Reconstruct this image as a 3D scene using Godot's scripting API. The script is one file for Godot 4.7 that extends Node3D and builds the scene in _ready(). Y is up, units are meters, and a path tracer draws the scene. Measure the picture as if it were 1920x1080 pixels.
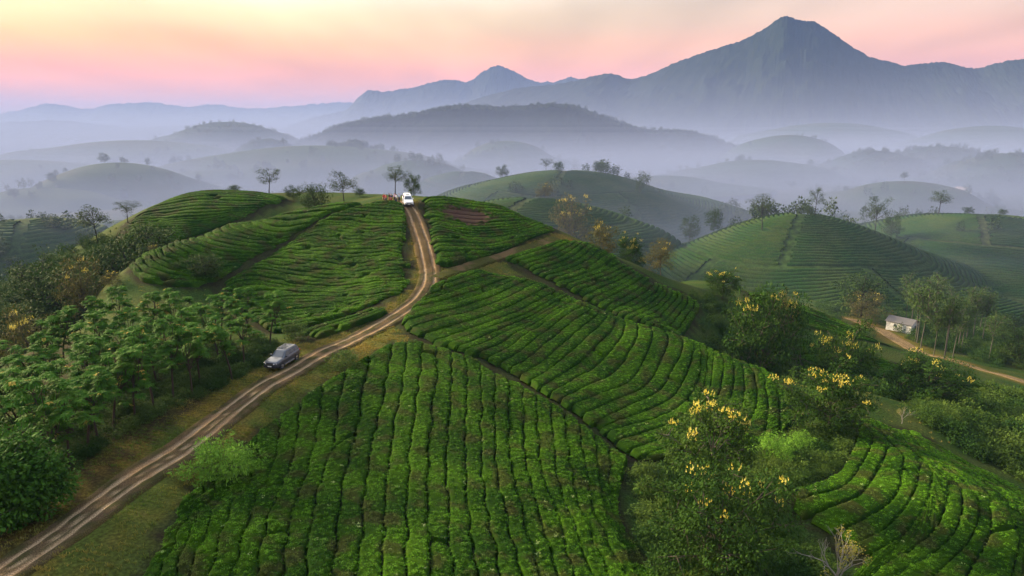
extends Node3D
# Tea hills at dawn. Metres; y up; the valley floor lies near y = 0.

const CONTROL := [
[-25.3,38.3,-31],
[-24.2,37.1,-43.7],
[-23.4,37,-53.6],
[-21.6,37.4,-63.4],
[-18.2,37.6,-70.7],
[-13.2,38,-80.9],
[-10.8,40,-88.3],
[-13,43.4,-102.2],
[-17.7,47,-119.7],
[-14.9,37.2,-71],
[-16.2,36.3,-54.6],
[-7.3,35.2,-55],
[-2.2,34.1,-43.9],
[-17.2,36,-44.3],
[-8.1,34.6,-35.6],
[5.1,32.8,-42.7],
[8.2,32.1,-39.2],
[-18.5,37.2,-32.1],
[-1.5,35.2,-59.5],
[-13.2,35,-46.1],
[1.7,33.8,-50],
[-11.9,37.4,-74.1],
[-5,36.3,-68.3],
[2,34.3,-60.5],
[6.5,33.1,-56.1],
[10.2,32.2,-53],
[12,31.4,-48.5],
[2.5,35.2,-77],
[8.1,33.1,-70.5],
[17.5,31.8,-74],
[22.4,30.9,-70],
[26.7,30.3,-65.8],
[10.6,31.9,-57.5],
[-5.6,38.3,-87.8],
[-0.7,36.8,-83],
[10.5,34.5,-81.3],
[-1.9,40.2,-101],
[6.7,37.4,-94.8],
[17.1,34.2,-89.4],
[23.3,32.9,-85.4],
[28.9,31.9,-81],
[32.8,30.5,-77.3],
[-8.7,47,-126.7],
[-1.9,45.7,-126],
[3.8,44,-121.9],
[7.6,42.1,-115.7],
[-4.8,40.6,-101.9],
[-10.2,40.2,-92.4],
[-7,43.7,-113.8],
[1.7,42.2,-112],
[14.7,40,-118.1],
[19,37.7,-113.4],
[23.8,35.2,-110.5],
[26.6,34.3,-109.8],
[29.6,32.9,-108],
[15.4,35.3,-99.8],
[23.2,31.6,-94.2],
[-37.7,45.8,-122.3],
[-49.3,43.7,-113.8],
[-56.3,40.7,-101.4],
[-58.3,37.5,-90.9],
[-59,33.1,-75.7],
[-24.3,36.3,-84.6],
[-39.6,38.2,-92.9],
[-27.5,41.1,-103.4],
[-38.2,41.4,-106.4],
[-24.3,47.3,-121.6],
[-20,40.5,-98],
[-62,39.9,-126.6],
[-53.8,42.7,-131.4],
[-67.7,35.7,-113.3],
[-70,32.7,-97.5],
[-64.7,46.8,-148.5],
[-51.1,45.1,-151.6],
[-72.7,44.4,-139.1],
[-77.2,40.2,-130.9],
[-80.6,35.3,-119.3],
[-82.5,32,-108.1],
[-29.4,37,-59.1],
[-30.5,37.2,-42.1],
[-31.4,37.4,-49.9],
[-28.4,36.5,-66.1],
[-37.1,36.7,-49.7],
[22.1,32.1,-48.2],
[35.3,30.7,-66.2],
[41,29.6,-65.1],
[36.5,31.7,-55],
[44.5,27.8,-64.1],
[46.7,27,-57.4],
[34.9,32.3,-45.7],
[34.7,32.2,-42.6],
[22.4,32.1,-40.2],
[31,31.6,-39.9],
[29.9,32.5,-49.1],
[45.6,27.4,-60.8],
[53,26.8,-76.5],
[59.6,26,-75.2],
[62.4,22.2,-103.7],
[89.9,12.1,-162.8],
[89.6,13.1,-138.6],
[93.5,14.8,-119.8],
[75.5,14,-146.7],
[59.9,23.8,-139.7],
[49.3,26.4,-141.7],
[38.2,29.3,-143],
[40.9,28.1,-83.5],
[46.3,25.3,-110.7],
[95.7,11.3,-164.1],
[82,12,-171.4],
[-36.9,45.1,-160.8],
[-24.9,46.1,-147.9],
[-42.5,45.3,-154.2],
[-150,0,-60],
[-150,-2,-120],
[-150,-4,-180],
[-110,8,-70],
[-80,16,-60],
[-62,23,-50],
[-45,29,-40],
[-40,29,-10],
[-25,32,0],
[0,31,0],
[30,29,0],
[0,29,30],
[50,24,-15],
[80,18,-20],
[120,10,-40],
[120,10,-90],
[150,5,-120],
[150,3,-170],
[140,2,-215],
[-20,36,-205],
[-60,32,-205],
[-100,15,-190],
[-140,-6,-220],
[-60,15,-235],
[0,22,-235],
[30,17,-165],
[40,14,-200],
[60,10,-215],
[10,33,-150],
[31,25.5,-93],
[37,23,-88],
[45,20,-95],
[100,5,-235],
[60,17,-175],
[25,26,-140],
[-53.1,36,-123],
[-61.4,29.5,-112.3],
[-40.9,40.5,-132.8],
[-63,25,-101],
[-62.4,20,-88.1]]
const FIELDS := {
 "front": {"n": [4, 4, 2, 5, 2, 3, 4, 2], "keys": [
  [-20.3,-38.8,-19.6,-36,-19,-32.3,-18.5,-28.5],
  [-19.6,-49.8,-18.1,-44.2,-17.7,-40.8,-17.1,-37.3,-16.1,-33,-15.3,-29.2],
  [-15.9,-62.5,-15,-56.3,-14.3,-52.1,-13.8,-48.6,-13.4,-44,-12.8,-40.3,-11.6,-34.6,-10.8,-30.7],
  [-12.7,-70.6,-11.7,-59.9,-11.2,-52.8,-10.8,-48,-10,-42.1,-8.9,-35.4,-8.3,-31.4],
  [-4.9,-69.3,-4.2,-61.1,-4,-55.9,-3.6,-49.1,-3,-43.1,-2.2,-36.9,-1.6,-32.7],
  [-1.7,-66.2,-1.5,-55.5,-1.2,-48.2,-0.4,-42.5,0.4,-37.5,1,-33.2],
  [2.3,-63,2.2,-53,2.3,-48.7,2.8,-45.2,3.2,-42.6,3.7,-38.1,4.1,-34],
  [7.3,-57.5,7,-52,6.9,-48.3,6.8,-45,7.3,-41.9,7.8,-39,8.6,-34.7],
  [9.8,-54.1,8.4,-49.3,7.8,-45.3,8.4,-41.7,9,-39.2,10.1,-34.8]]},
 "middle": {"n": [6, 3, 5, 3, 3, 2, 2, 2, 2, 2, 2, 1, 2], "keys": [
  [-10.1,-88.7,-7.6,-92.4,-4.9,-96.6,-2.1,-96.7],
  [-12.4,-77.8,-9,-80.5,-4.4,-86.1,-0.4,-91.7,3,-96.7],
  [-8.5,-72.5,-5,-77.3,-1,-82.5,3.5,-89.2,6.8,-95.5],
  [-2.6,-69.7,-0.7,-73,2.4,-80,5.4,-85.3,8.1,-89.9,9.1,-93.8],
  [0.9,-67.5,4.3,-74.6,7.3,-80.9,10.2,-86.1,11.8,-90,11.6,-92.3],
  [3.7,-63.9,6.4,-69.2,9.5,-74.4,12.4,-79.8,14.3,-84.8,14.8,-89.8],
  [5.7,-62.2,8.7,-66.9,12.2,-71.2,15.1,-76.5,17.4,-82.7,18.3,-88.1],
  [7.7,-60,11.7,-66,15.8,-70.8,18.5,-76,21.1,-81.6,21.4,-86.9],
  [8.5,-58.6,11.8,-62.1,16.9,-66.9,20.6,-73.2,22.8,-79.5,23.9,-86],
  [10.3,-56.1,13.9,-59.7,17.7,-64.1,21.4,-71.4,23.6,-77.2,25.3,-83.5],
  [12.9,-55.3,17.1,-58.8,21.9,-66.8,25,-73.9,26.3,-78.4,27.1,-82.4],
  [20.4,-58.3,24.2,-65.4,26.7,-70.9,28,-76,28.8,-81],
  [23.4,-59.6,25.9,-65.6,27.4,-69.5,28.6,-73.9,30,-80.6],
  [28.4,-65.3,29.6,-68.9,30.4,-71.5,31.2,-75.3,31.7,-80]]},
 "shaded": {"n": [6, 4, 4, 4, 4, 4], "keys": [
  [-1.5,-103.2,3.3,-108.2,6.9,-112.3,8.8,-114.9],
  [3.5,-99.7,8.3,-105.2,12,-110.8,14.4,-116.9],
  [7.1,-97.2,12.1,-103.5,16.8,-110,18.8,-113],
  [10.6,-94.2,15.8,-102.3,19.9,-108.9,21.5,-111.5],
  [14.2,-91.2,18.7,-99.5,22.8,-106.6,23.7,-110],
  [17.8,-89.8,22.9,-100.7,25.9,-106.1,26.6,-109.6],
  [22.4,-91,27.8,-102.6,29.8,-106.7,29.7,-108.5]]},
 "knoll": {"n": [8, 8, 4], "keys": [
  [-16.4,-123.2,-11.4,-125.7,-5.3,-126.4,-0.5,-125.5,2.4,-123.7],
  [-14.2,-113.1,-9.6,-113.3,-4.4,-114.7,0.5,-116.7,4.3,-123.7],
  [-12.2,-102,-7.4,-105.5,-1.7,-109.2,3.5,-113.4,7,-118.5],
  [-10.9,-96.1,-9,-96.1,-6.2,-99.8,-2.1,-105.7]]},
 "slope": {"n": [6, 6, 8, 6, 5, 6, 3], "keys": [
  [-23.5,-120.2,-20.3,-120,-18.5,-118.6],
  [-30.6,-114.2,-26,-113.6,-21.4,-112,-16.9,-111.2],
  [-35,-109,-31,-110,-24.7,-107.2,-15.9,-103.8],
  [-37.7,-100.7,-36.1,-103.1,-30.2,-101.6,-21.7,-98.7,-14.4,-96.4],
  [-39.9,-93.6,-37.5,-96.5,-34.1,-96.7,-27.2,-94.9,-20.4,-92.5,-13.7,-90],
  [-36,-88.4,-32.2,-90.7,-26.1,-90.8,-19.6,-88.4,-14,-86.9],
  [-31.7,-82.6,-28.8,-83.9,-24.5,-84.8,-20.2,-83.8],
  [-28.2,-78.6,-26.3,-79.5,-24.6,-81.1]]},
 "strip": {"n": [3], "keys": [
  [-24.3,-76.7,-20.6,-80.7,-16.3,-83.7],
  [-22.1,-73.5,-19.1,-76.9,-15.2,-81.3]]},
 "shoulder": {"n": [4, 4, 5, 4, 4], "keys": [
  [-38.7,-119.7,-35.5,-121.4,-30.9,-121.6,-25.1,-120.9],
  [-43.5,-114.5,-41.9,-114.1,-38.1,-111.9,-32.7,-112.6],
  [-47.5,-111.6,-45.3,-108.1,-41.9,-106.8,-38.4,-107.3,-35.3,-109.5],
  [-49.7,-103.2,-47.7,-99.4,-44.6,-98.4,-41.5,-100.2,-38,-103.5],
  [-51.4,-98.4,-48.7,-94.2,-45.5,-93.5,-42.1,-95.7,-39.1,-99.9],
  [-53.2,-94.3,-50.1,-90.3,-46.2,-88.7,-41.2,-91.6]]},
 "back": {"n": [8, 7, 6], "keys": [
  [-71.8,-139.4,-69,-142.9,-64.3,-147.3,-56.9,-151.7,-47.8,-150.3],
  [-73.8,-134.6,-65.1,-134,-56.4,-135.7,-50.1,-141.6],
  [-73.1,-130.1,-64,-129,-56.6,-130.8,-52.5,-133.3],
  [-71.6,-125.2,-64.5,-125.7,-59.6,-127.8,-56,-130.2]]},
 "bowl": {"n": [1, 1, 1, 1, 1, 1, 1, 1, 1, 1, 3, 4], "keys": [
  [33.9,-62.7,31.5,-58.6,28.1,-53.6,26.4,-51.6,23.8,-49.9,21.8,-48.9],
  [35.2,-66.2,34.4,-61.5,31.6,-56.5,28.3,-52,25.4,-48.8,22.9,-47.8,20.9,-47.1],
  [36.1,-66.3,34.8,-59.6,31.9,-54.6,28.8,-50.6,26.2,-47.5,24,-46.4,21,-45.4],
  [37.3,-66.8,34.1,-56.2,31.2,-50.7,28.2,-46.6,24.8,-44.3,22.3,-43.1],
  [38,-66.7,34.8,-55.2,32.1,-50.1,29.1,-46.1,25.5,-43,22.6,-41.5],
  [38.4,-65.9,35,-53.9,33.2,-50,30,-45.5,26.5,-42.4,23.8,-40.8],
  [38.9,-65.6,35,-51.8,33.3,-48.1,30.1,-43.9,26.8,-41.3,24,-39.5,17.5,-35.1],
  [39.5,-65.5,35.5,-51.2,33.5,-46.7,30.8,-43.2,27.4,-40.6,25.4,-39.3,19.8,-35.3],
  [40.4,-66.1,36.2,-50.9,34.5,-46.3,31.7,-42.8,28.3,-40,22.6,-35.4],
  [41.6,-66,37.4,-50.7,35.1,-45.9,32.9,-42.8,29.8,-39.8,25.4,-35.3],
  [42,-65.4,38.5,-51.4,36.7,-46.5,35.3,-43.1,32.6,-39.8,29.3,-35.8],
  [42.6,-65.1,40.9,-54,39,-47.5,36.9,-43.4],
  [43.1,-64.1,44.5,-60.3,46.3,-56.8,44.5,-52.1]]},
 "spur": {"n": [9, 6], "keys": [
  [46.4,-133.4,51.8,-133.5,56.8,-132.3,63.1,-131.9,67.6,-128],
  [45,-123.3,51.6,-122.3,56.7,-122.3,62.2,-121.2,66.2,-119.3],
  [45.7,-116.9,50.7,-117.3,56.9,-118.3,62.6,-117.9,68.6,-118.3]]},
 "hollow": {"n": [9], "keys": [
  [46.5,-111.4,54.2,-112.3,60.1,-109.3,63.5,-107.4],
  [45.7,-104.4,50.7,-104,56.9,-102.8,61.2,-101.5]]},
}
const TRACKS := {
 "track": [-27,-30.2,-26,-31.7,-25.4,-34.7,-25.1,-38.9,-24.7,-44.6,-23.7,-51.3,-22.8,-57.9,-20.8,-64.2,-18.4,-71.4,-16,-77.1,-13.6,-81.1,-11.8,-84.9,-11.1,-89.3,-11.5,-95.1,-12.6,-99.7,-13.9,-105.6,-15.7,-112.7,-17.5,-118.5,-19.1,-122.8],
 "path": [-10.3,-91.9,-7.5,-96.2,-4,-101.9,0,-106.8,4.3,-110.9,7.7,-115.5],
 "valley_road": [89.4,-176.6,90,-162.8,89.6,-153.8,88.6,-145.1,89.7,-136.1,91.3,-127.7,92.2,-119.6,93.7,-113.2],
}
const HILLS := [
 ["tea", 112, -267, 27.5, 84, 82, 0, 1],
 ["tea", 208, -308, 22.0, 92, 88, 0.2, 1],
 ["tea", 32, -419, 34.9, 108, 95, 0, 1],
 ["tea", 9, -300, 30.2, 84, 46, -0.35, 1],
 ["tea", -41, -599, 23.6, 64, 60, 0, 2],
 ["tea", -334, -592, 31.6, 86, 85, 0, 2],
 ["tea", -236, -848, 39.5, 225, 150, 0.15, 2],
 ["wood", -195, -879, 44.5, 38, 30, 0, 0],
 ["wood", -539, -1346, 69.8, 180, 160, 0, 0],
 ["tea", -589, -1103, 41.4, 230, 170, 0.1, 2],
 ["wood", -353, -1021, 43.5, 75, 60, 0, 0],
 ["tea", -580, -815, 23.9, 150, 120, 0, 2],
 ["tea", -195, -278, 24.2, 52, 60, 0, 2],
 ["tea", -214, -373, 11.2, 30, 40, 0, 2],
 ["tea", 437, -1118, 49.4, 125, 120, 0, 2],
 ["wood", 434, -845, 32.0, 85, 80, 0, 0],
 ["wood", 545, -898, 35.6, 105, 90, 0, 0],
 ["wood", 512, -716, 33.6, 95, 90, 0, 0],
 ["tea", 778, -1733, 72.6, 300, 200, 0, 2],
 ["tea", 1006, -1493, 64.4, 240, 180, 0, 2],
 ["tea", -8, -1000, 42.4, 100, 90, 0, 2],
 ["tea", 151, -684, 14.4, 80, 70, 0, 2],
 ["tea", 280, -803, 24.5, 110, 80, 0, 2],
 ["tea", 305, -540, 19.9, 75, 60, 0, 2],
 ["tea", -357, -543, 15.5, 80, 70, 0, 2],
 ["tea", -304, -740, 17.3, 110, 70, 0.2, 2],
 ["tea", -95, -694, 29.3, 80, 70, 0, 2]]
const MOUNTAINS := [
 [210, [-392,28,-1239,-348,46,-1252,-303,65,-1264,-248,77,-1276,-192,83,-1286,-106,100,-1296,-19,98,-1300,87,102,-1297,145,88,-1292,230,60,-1279,312,55,-1262,384,33,-1242,444,6,-1222]],
 [900, [-444,92,-2967,-311,132,-2984,-178,168,-2995,0,216,-3000,221,243,-2992,394,278,-2974,502,256,-2958,646,312,-2930,803,365,-2890,916,401,-2857,988,441,-2833,1039,477,-2814,1093,459,-2794,1146,448,-2772,1218,395,-2742,1288,340,-2709,1355,305,-2677,1433,283,-2635,1505,288,-2595,1562,280,-2561,1611,260,-2531,1667,278,-2494,1727,288,-2453,1817,307,-2387,1975,254,-2259,2149,196,-2094]],
 [1000, [-1433,102,-4790,-1264,148,-4838,-1125,184,-4872,-998,301,-4899,-876,302,-4923,-696,328,-4951,-478,382,-4977,-295,376,-4991,-202,436,-4996,-92,479,-4999,18,437,-5000,148,377,-4998,295,373,-4991,423,400,-4982,588,346,-4965,1053,255,-4888]],
 [1300, [-6053,190,-5968,-5564,177,-6426,-4949,201,-6911,-4732,265,-7061,-4581,294,-7160,-4352,246,-7301,-4142,297,-7423,-3835,324,-7586,-3515,285,-7739,-3269,310,-7846,-2862,269,-8004,-2425,308,-8147,-1909,348,-8283,-1496,273,-8367,-696,183,-8471]],
 [700, [-3154,97,-3348,-2860,73,-3603,-2488,99,-3869,-2161,60,-4061,-1779,82,-4242,-1559,41,-4328,-1198,66,-4441,-881,27,-4515]]]
const TREES := [
 ["bloom_big", 14.8, -48.0, -41.1, "tall yellow-flowering tree with bare pale trunk showing, in the gully right of the front field", "", 7.3],
 ["bloom_wide", 13.1, -38.9, -39.4, "broad dark flowering tree filling the gully at the bottom edge of the picture", "", 8.5],
 ["bloom", 30.8, -62.3, -38.2, "bushy yellow-topped tree at the upper end of the lower right hollow", "", 8.8],
 ["bloom_wide", 34.8, -92.7, -38.0, "large dark flowering tree standing behind the crest of the middle field", "", 10.3],
 ["bloom", 47.4, -93.7, -32.8, "yellow-flecked tree below the low bright tea spur", "", 9.7],
 ["bloom_wide", 51.8, -82.0, -32.4, "low spreading flowering tree above the green scrub at the picture's right", "", 11.2],
 ["bloom_gold", 25.9, -118.2, -41.2, "rounded golden-brown tree on the ridge line right of the shaded slope", "", 6.3],
 ["bloom_gold", 18.0, -134.8, -43.0, "golden-brown tree beyond the knoll, left of a darker round one", "", 6.5],
 ["bloom", 22.7, -131.1, -40.4, "dark round tree close beside the golden-brown one beyond the knoll", "", 5.3],
 ["bloom", 37.0, -118.4, -36.2, "sunlit tree at the foot of the ridge above the flowering clump", "", 5.9],
 ["bloom_gold", 44.1, -109.4, -34.7, "golden-topped tree right behind the large dark flowering tree", "", 5.4],
 ["bloom_gold", 90.0, -169.6, -19.7, "golden-brown tree left of the white hut beside the valley road", "", 13.3],
 ["dense", 95.3, -182.6, -23.0, "dense dark round tree behind the golden-brown tree near the hut", "", 13.5],
 ["bloom_gold", -53.0, -101.0, -41.5, "yellow-topped tree below the left shoulder, nearest the tea rows", "flowering trees on the left flank", 7.5],
 ["bloom_gold", -52.9, -89.6, -41.6, "widest yellow-flowering tree on the left flank", "flowering trees on the left flank", 8.8],
 ["bloom_gold", -60.1, -94.5, -42.6, "yellow-flecked tree at the top of the left flank clump", "flowering trees on the left flank", 6.9],
 ["bloom_gold", -61.0, -84.2, -38.6, "yellow-flecked tree nearest the left edge of the picture", "flowering trees on the left flank", 7.6],
 ["dense", -42.3, -93.9, -43.6, "dark bushy tree against the tea rows of the left shoulder", "", 7.9],
 ["dense", -46.2, -93.2, -42.2, "dark tree between the flowering trees and the bushy one on the left shoulder", "", 5.6],
 ["dense", -61.4, -110.1, -43.3, "upper dark tree in the wooded fold between shoulder and rear left hill", "trees in the left fold", 0],
 ["dense", -65.1, -110.2, -42.0, "middle dark tree in the wooded fold below the rear left hill", "trees in the left fold", 0],
 ["dense", -61.7, -117.8, -44.9, "dark tree overlapping the rows of the rear left hill", "trees in the left fold", 0],
 ["dense", -66.2, -100.1, -40.5, "lower dark tree in the wooded fold on the left", "trees in the left fold", 0],
 ["dense", -73.3, -104.9, -41.0, "leftmost dark tree in the wooded fold", "trees in the left fold", 0],
 ["open", -76.0, -125.8, -46.5, "tall open-crowned tree on the left flank of the rear left hill", "", 7],
 ["open", -74.4, -133.7, -46.5, "flat-topped tree beside the tall one on the rear left hill's flank", "", 7.1],
 ["open", -53.0, -152.0, -51.6, "spreading tree alone on the crest of the rear left hill", "", 7.7],
 ["dense", -62.2, -156.1, -47.9, "small bushy tree on the rear left hill's crest", "", 5.2],
 ["open", -31.4, -130.3, -52.1, "tall slim tree on the crest left of the group of people", "", 6],
 ["dense", -39.8, -140.5, -49.6, "broad brownish tree behind the crest left of the tall slim tree", "", 6.7],
 ["dense", -47.2, -150.8, -48.0, "small tree between the lone crest tree and the brownish one", "", 4.4],
 ["open", -24.8, -147.9, -52.3, "tall dark tree directly behind the white car", "", 6.3],
 ["dense", -21.2, -150.5, -50.6, "dense upright tree just right behind the white car", "", 4.7],
 ["dense", -33.3, -152.4, -47.5, "low bushy tree behind the people near the far bit of road", "", 4.8],
 ["open", 92.8, -255.7, -36.7, "leaning tree on the left brow of the conical tea hill", "", 10.9],
 ["open", 115.5, -263.8, -38.0, "slim tree on the very top of the conical tea hill", "", 7.1],
 ["dense", 114.1, -266.6, -31.0, "small bush beside the slim tree on the conical hill", "", 5.4],
 ["open", 148.3, -281.3, -33.3, "largest tree on the right shoulder of the conical tea hill", "", 12.2],
 ["dense", 159.7, -288.8, -25.3, "hazy tree just right of the largest shoulder tree", "", 9.1],
 ["open", 195.2, -316.7, -32.4, "round-crowned tree on top of the rightmost tea hill", "", 12.6],
 ["dense", 207.8, -315.7, -25.2, "small bush on top of the rightmost tea hill", "", 7.6],
 ["dense", 222.5, -314.2, -24.6, "low wide bush at the right end of the rightmost hill's crest", "", 12.4],
 ["dense", 83.4, -284.0, -28.7, "upright dark tree in the mist left of the conical hill", "", 6.8],
 ["dense", 75.0, -290.5, -24.2, "rounded tree beside the upright one left of the conical hill", "", 7.8],
 ["bloom_gold", 21.3, -261.1, -36.2, "brownish tree on the misty slope in front of the domed hill", "", 11.7],
 ["bloom_gold", 14.2, -299.7, -37.3, "small brownish tree on the domed hill's left side", "", 9.2],
 ["dense", 69.0, -378.8, -33.0, "dark round bush on the right edge of the domed hill", "", 5.3],
 ["dense", 27.5, -411.1, -41.8, "small tree on top of the domed misty hill", "", 0],
 ["dense", 52.6, -426.8, -41.1, "faint tree just behind the domed hill's top", "", 0],
 ["dense", -5.6, -430.0, -38.1, "faint small tree left of the domed hill", "", 0],
 ["dense", 120.4, -224.8, -15.3, "hazy tree at the foot of the conical hill's right side", "", 0],
 ["shrub_bright", -19.7, -43.0, -39.3, "bright green shrub beside the track at the front field's edge", "", 0],
 ["shrub", -16.3, -64.2, -39.1, "small dark bush on the track verge opposite the parked car", "", 0],
 ["shrub", -24.1, -74.2, -39.2, "bush just behind the parked dark car", "", 0],
 ["shrub_bright", 22.9, -55.7, -33.7, "pale green leafy bush between middle field and lower right hollow", "bushes in the right gully", 0],
 ["shrub_bright", 26.1, -57.9, -33.0, "pale green bush under the bushy yellow-topped tree", "bushes in the right gully", 0],
 ["bare", 20.0, -37.5, -37.6, "bare branching tree with a few yellow leaves at the bottom edge", "", 0],
 ["bare", 41.5, -68.7, -31.8, "small bare whitish trunk at the top of the lower right hollow", "", 0],
 ["grove", -26.3, -72.1, -33.6, "slender tree with layered leaf rosettes in the grove left of the track", "slender trees of the roadside grove", 0],
 ["grove", -26.4, -65.1, -38.4, "slender tree with layered leaf rosettes in the grove left of the track", "slender trees of the roadside grove", 0],
 ["grove", -26.2, -61.4, -40.2, "slender tree with layered leaf rosettes in the grove left of the track", "slender trees of the roadside grove", 0],
 ["grove", -28.7, -60.3, -42.5, "slender tree with layered leaf rosettes in the grove left of the track", "slender trees of the roadside grove", 0],
 ["grove", -27.9, -56.8, -42.9, "slender tree with layered leaf rosettes in the grove left of the track", "slender trees of the roadside grove", 0],
 ["grove", -29.0, -55.7, -44.8, "slender tree with layered leaf rosettes in the grove left of the track", "slender trees of the roadside grove", 0],
 ["grove", -29.4, -53.2, -44.8, "slender tree with layered leaf rosettes in the grove left of the track", "slender trees of the roadside grove", 0],
 ["grove", -29.7, -51.0, -43.9, "slender tree with layered leaf rosettes in the grove left of the track", "slender trees of the roadside grove", 0],
 ["grove", -30.5, -49.4, -43.9, "slender tree with layered leaf rosettes in the grove left of the track", "slender trees of the roadside grove", 0],
 ["grove", -30.5, -47.3, -42.4, "slender tree with layered leaf rosettes in the grove left of the track", "slender trees of the roadside grove", 0],
 ["grove", -30.4, -45.8, -44.2, "slender tree with layered leaf rosettes in the grove left of the track", "slender trees of the roadside grove", 0],
 ["grove", -30.2, -43.5, -44.5, "slender tree with layered leaf rosettes in the grove left of the track", "slender trees of the roadside grove", 0],
 ["grove", -30.4, -41.9, -44.7, "slender tree with layered leaf rosettes in the grove left of the track", "slender trees of the roadside grove", 0],
 ["grove", -29.6, -75.1, -36.4, "slender tree with layered leaf rosettes in the grove left of the track", "slender trees of the roadside grove", 0],
 ["grove", -30.0, -70.7, -40.7, "slender tree with layered leaf rosettes in the grove left of the track", "slender trees of the roadside grove", 0],
 ["grove", -30.1, -67.6, -39.6, "slender tree with layered leaf rosettes in the grove left of the track", "slender trees of the roadside grove", 0],
 ["grove", -31.3, -64.0, -40.9, "slender tree with layered leaf rosettes in the grove left of the track", "slender trees of the roadside grove", 0],
 ["grove", -32.7, -63.9, -42.3, "slender tree with layered leaf rosettes in the grove left of the track", "slender trees of the roadside grove", 0],
 ["grove", -32.9, -60.6, -42.2, "slender tree with layered leaf rosettes in the grove left of the track", "slender trees of the roadside grove", 0],
 ["grove", -33.2, -58.5, -42.0, "slender tree with layered leaf rosettes in the grove left of the track", "slender trees of the roadside grove", 0],
 ["grove", -33.1, -56.0, -43.5, "slender tree with layered leaf rosettes in the grove left of the track", "slender trees of the roadside grove", 0],
 ["grove", -33.8, -53.8, -43.3, "slender tree with layered leaf rosettes in the grove left of the track", "slender trees of the roadside grove", 0],
 ["grove", -34.2, -51.7, -43.6, "slender tree with layered leaf rosettes in the grove left of the track", "slender trees of the roadside grove", 0],
 ["grove", -34.1, -49.3, -42.6, "slender tree with layered leaf rosettes in the grove left of the track", "slender trees of the roadside grove", 0],
 ["grove", -34.8, -47.7, -42.7, "slender tree with layered leaf rosettes in the grove left of the track", "slender trees of the roadside grove", 0],
 ["grove", -35.0, -46.3, -43.7, "slender tree with layered leaf rosettes in the grove left of the track", "slender trees of the roadside grove", 0],
 ["grove", -32.6, -74.7, -39.9, "slender tree with layered leaf rosettes in the grove left of the track", "slender trees of the roadside grove", 0],
 ["grove", -34.2, -71.5, -41.4, "slender tree with layered leaf rosettes in the grove left of the track", "slender trees of the roadside grove", 0],
 ["grove", -35.5, -70.3, -43.6, "slender tree with layered leaf rosettes in the grove left of the track", "slender trees of the roadside grove", 0],
 ["grove", -36.5, -68.4, -44.1, "slender tree with layered leaf rosettes in the grove left of the track", "slender trees of the roadside grove", 0],
 ["grove", -37.5, -65.5, -41.0, "slender tree with layered leaf rosettes in the grove left of the track", "slender trees of the roadside grove", 0],
 ["grove", -39.3, -63.6, -39.5, "slender tree with layered leaf rosettes in the grove left of the track", "slender trees of the roadside grove", 0],
 ["grove", -39.9, -61.7, -40.0, "slender tree with layered leaf rosettes in the grove left of the track", "slender trees of the roadside grove", 0],
 ["grove", -41.0, -59.5, -41.1, "slender tree with layered leaf rosettes in the grove left of the track", "slender trees of the roadside grove", 0],
 ["grove", -41.2, -57.2, -39.2, "slender tree with layered leaf rosettes in the grove left of the track", "slender trees of the roadside grove", 0],
 ["grove", -41.4, -54.6, -40.4, "slender tree with layered leaf rosettes in the grove left of the track", "slender trees of the roadside grove", 0],
 ["grove", -40.2, -51.4, -41.1, "slender tree with layered leaf rosettes in the grove left of the track", "slender trees of the roadside grove", 0],
 ["grove", -42.1, -71.3, -39.7, "slender tree with layered leaf rosettes in the grove left of the track", "slender trees of the roadside grove", 0],
 ["grove", -43.3, -68.8, -37.5, "slender tree with layered leaf rosettes in the grove left of the track", "slender trees of the roadside grove", 0],
 ["grove", -45.4, -66.8, -36.8, "slender tree with layered leaf rosettes in the grove left of the track", "slender trees of the roadside grove", 0],
 ["grove", -45.8, -64.4, -37.0, "slender tree with layered leaf rosettes in the grove left of the track", "slender trees of the roadside grove", 0],
 ["grove", -47.9, -62.2, -37.2, "slender tree with layered leaf rosettes in the grove left of the track", "slender trees of the roadside grove", 0],
 ["grove", -47.8, -59.1, -39.9, "slender tree with layered leaf rosettes in the grove left of the track", "slender trees of the roadside grove", 0],
 ["leafy", -30.4, -36.2, -42.4, "dark leafy tree cut by the lower left picture edge", "", 0],
 ["leafy", -29.6, -36.8, -43.2, "dark leafy tree at the lower left picture edge beside the grove", "", 0],
 ["leafy", -28.6, -37.9, -41.7, "low leafy tree second from the lower left picture edge", "", 0],
 ["thin", 103.8, -153.8, 12.0, "tall thin pale-trunked tree in the stand right of the white hut", "thin trees beside the hut", 0],
 ["thin", 102.2, -141.3, 11.9, "tall thin pale-trunked tree in the stand right of the white hut", "thin trees beside the hut", 0],
 ["thin", 87.9, -137.7, 10.9, "tall thin pale-trunked tree in the stand right of the white hut", "thin trees beside the hut", 0],
 ["thin", 93.1, -152.5, 15.0, "tall thin pale-trunked tree in the stand right of the white hut", "thin trees beside the hut", 0],
 ["thin", 83.7, -135.7, 14.9, "tall thin pale-trunked tree in the stand right of the white hut", "thin trees beside the hut", 0],
 ["thin", 94.5, -141.5, 11.6, "tall thin pale-trunked tree in the stand right of the white hut", "thin trees beside the hut", 0],
 ["thin", 102.1, -151.6, 12.6, "tall thin pale-trunked tree in the stand right of the white hut", "thin trees beside the hut", 0],
 ["thin", 87.5, -133.6, 14.6, "tall thin pale-trunked tree in the stand right of the white hut", "thin trees beside the hut", 0],
 ["thin", 104.1, -176.6, 14.3, "tall thin pale-trunked tree in the stand right of the white hut", "thin trees beside the hut", 0],
 ["thin", 93.5, -153.8, 14.8, "tall thin pale-trunked tree in the stand right of the white hut", "thin trees beside the hut", 0],
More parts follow.
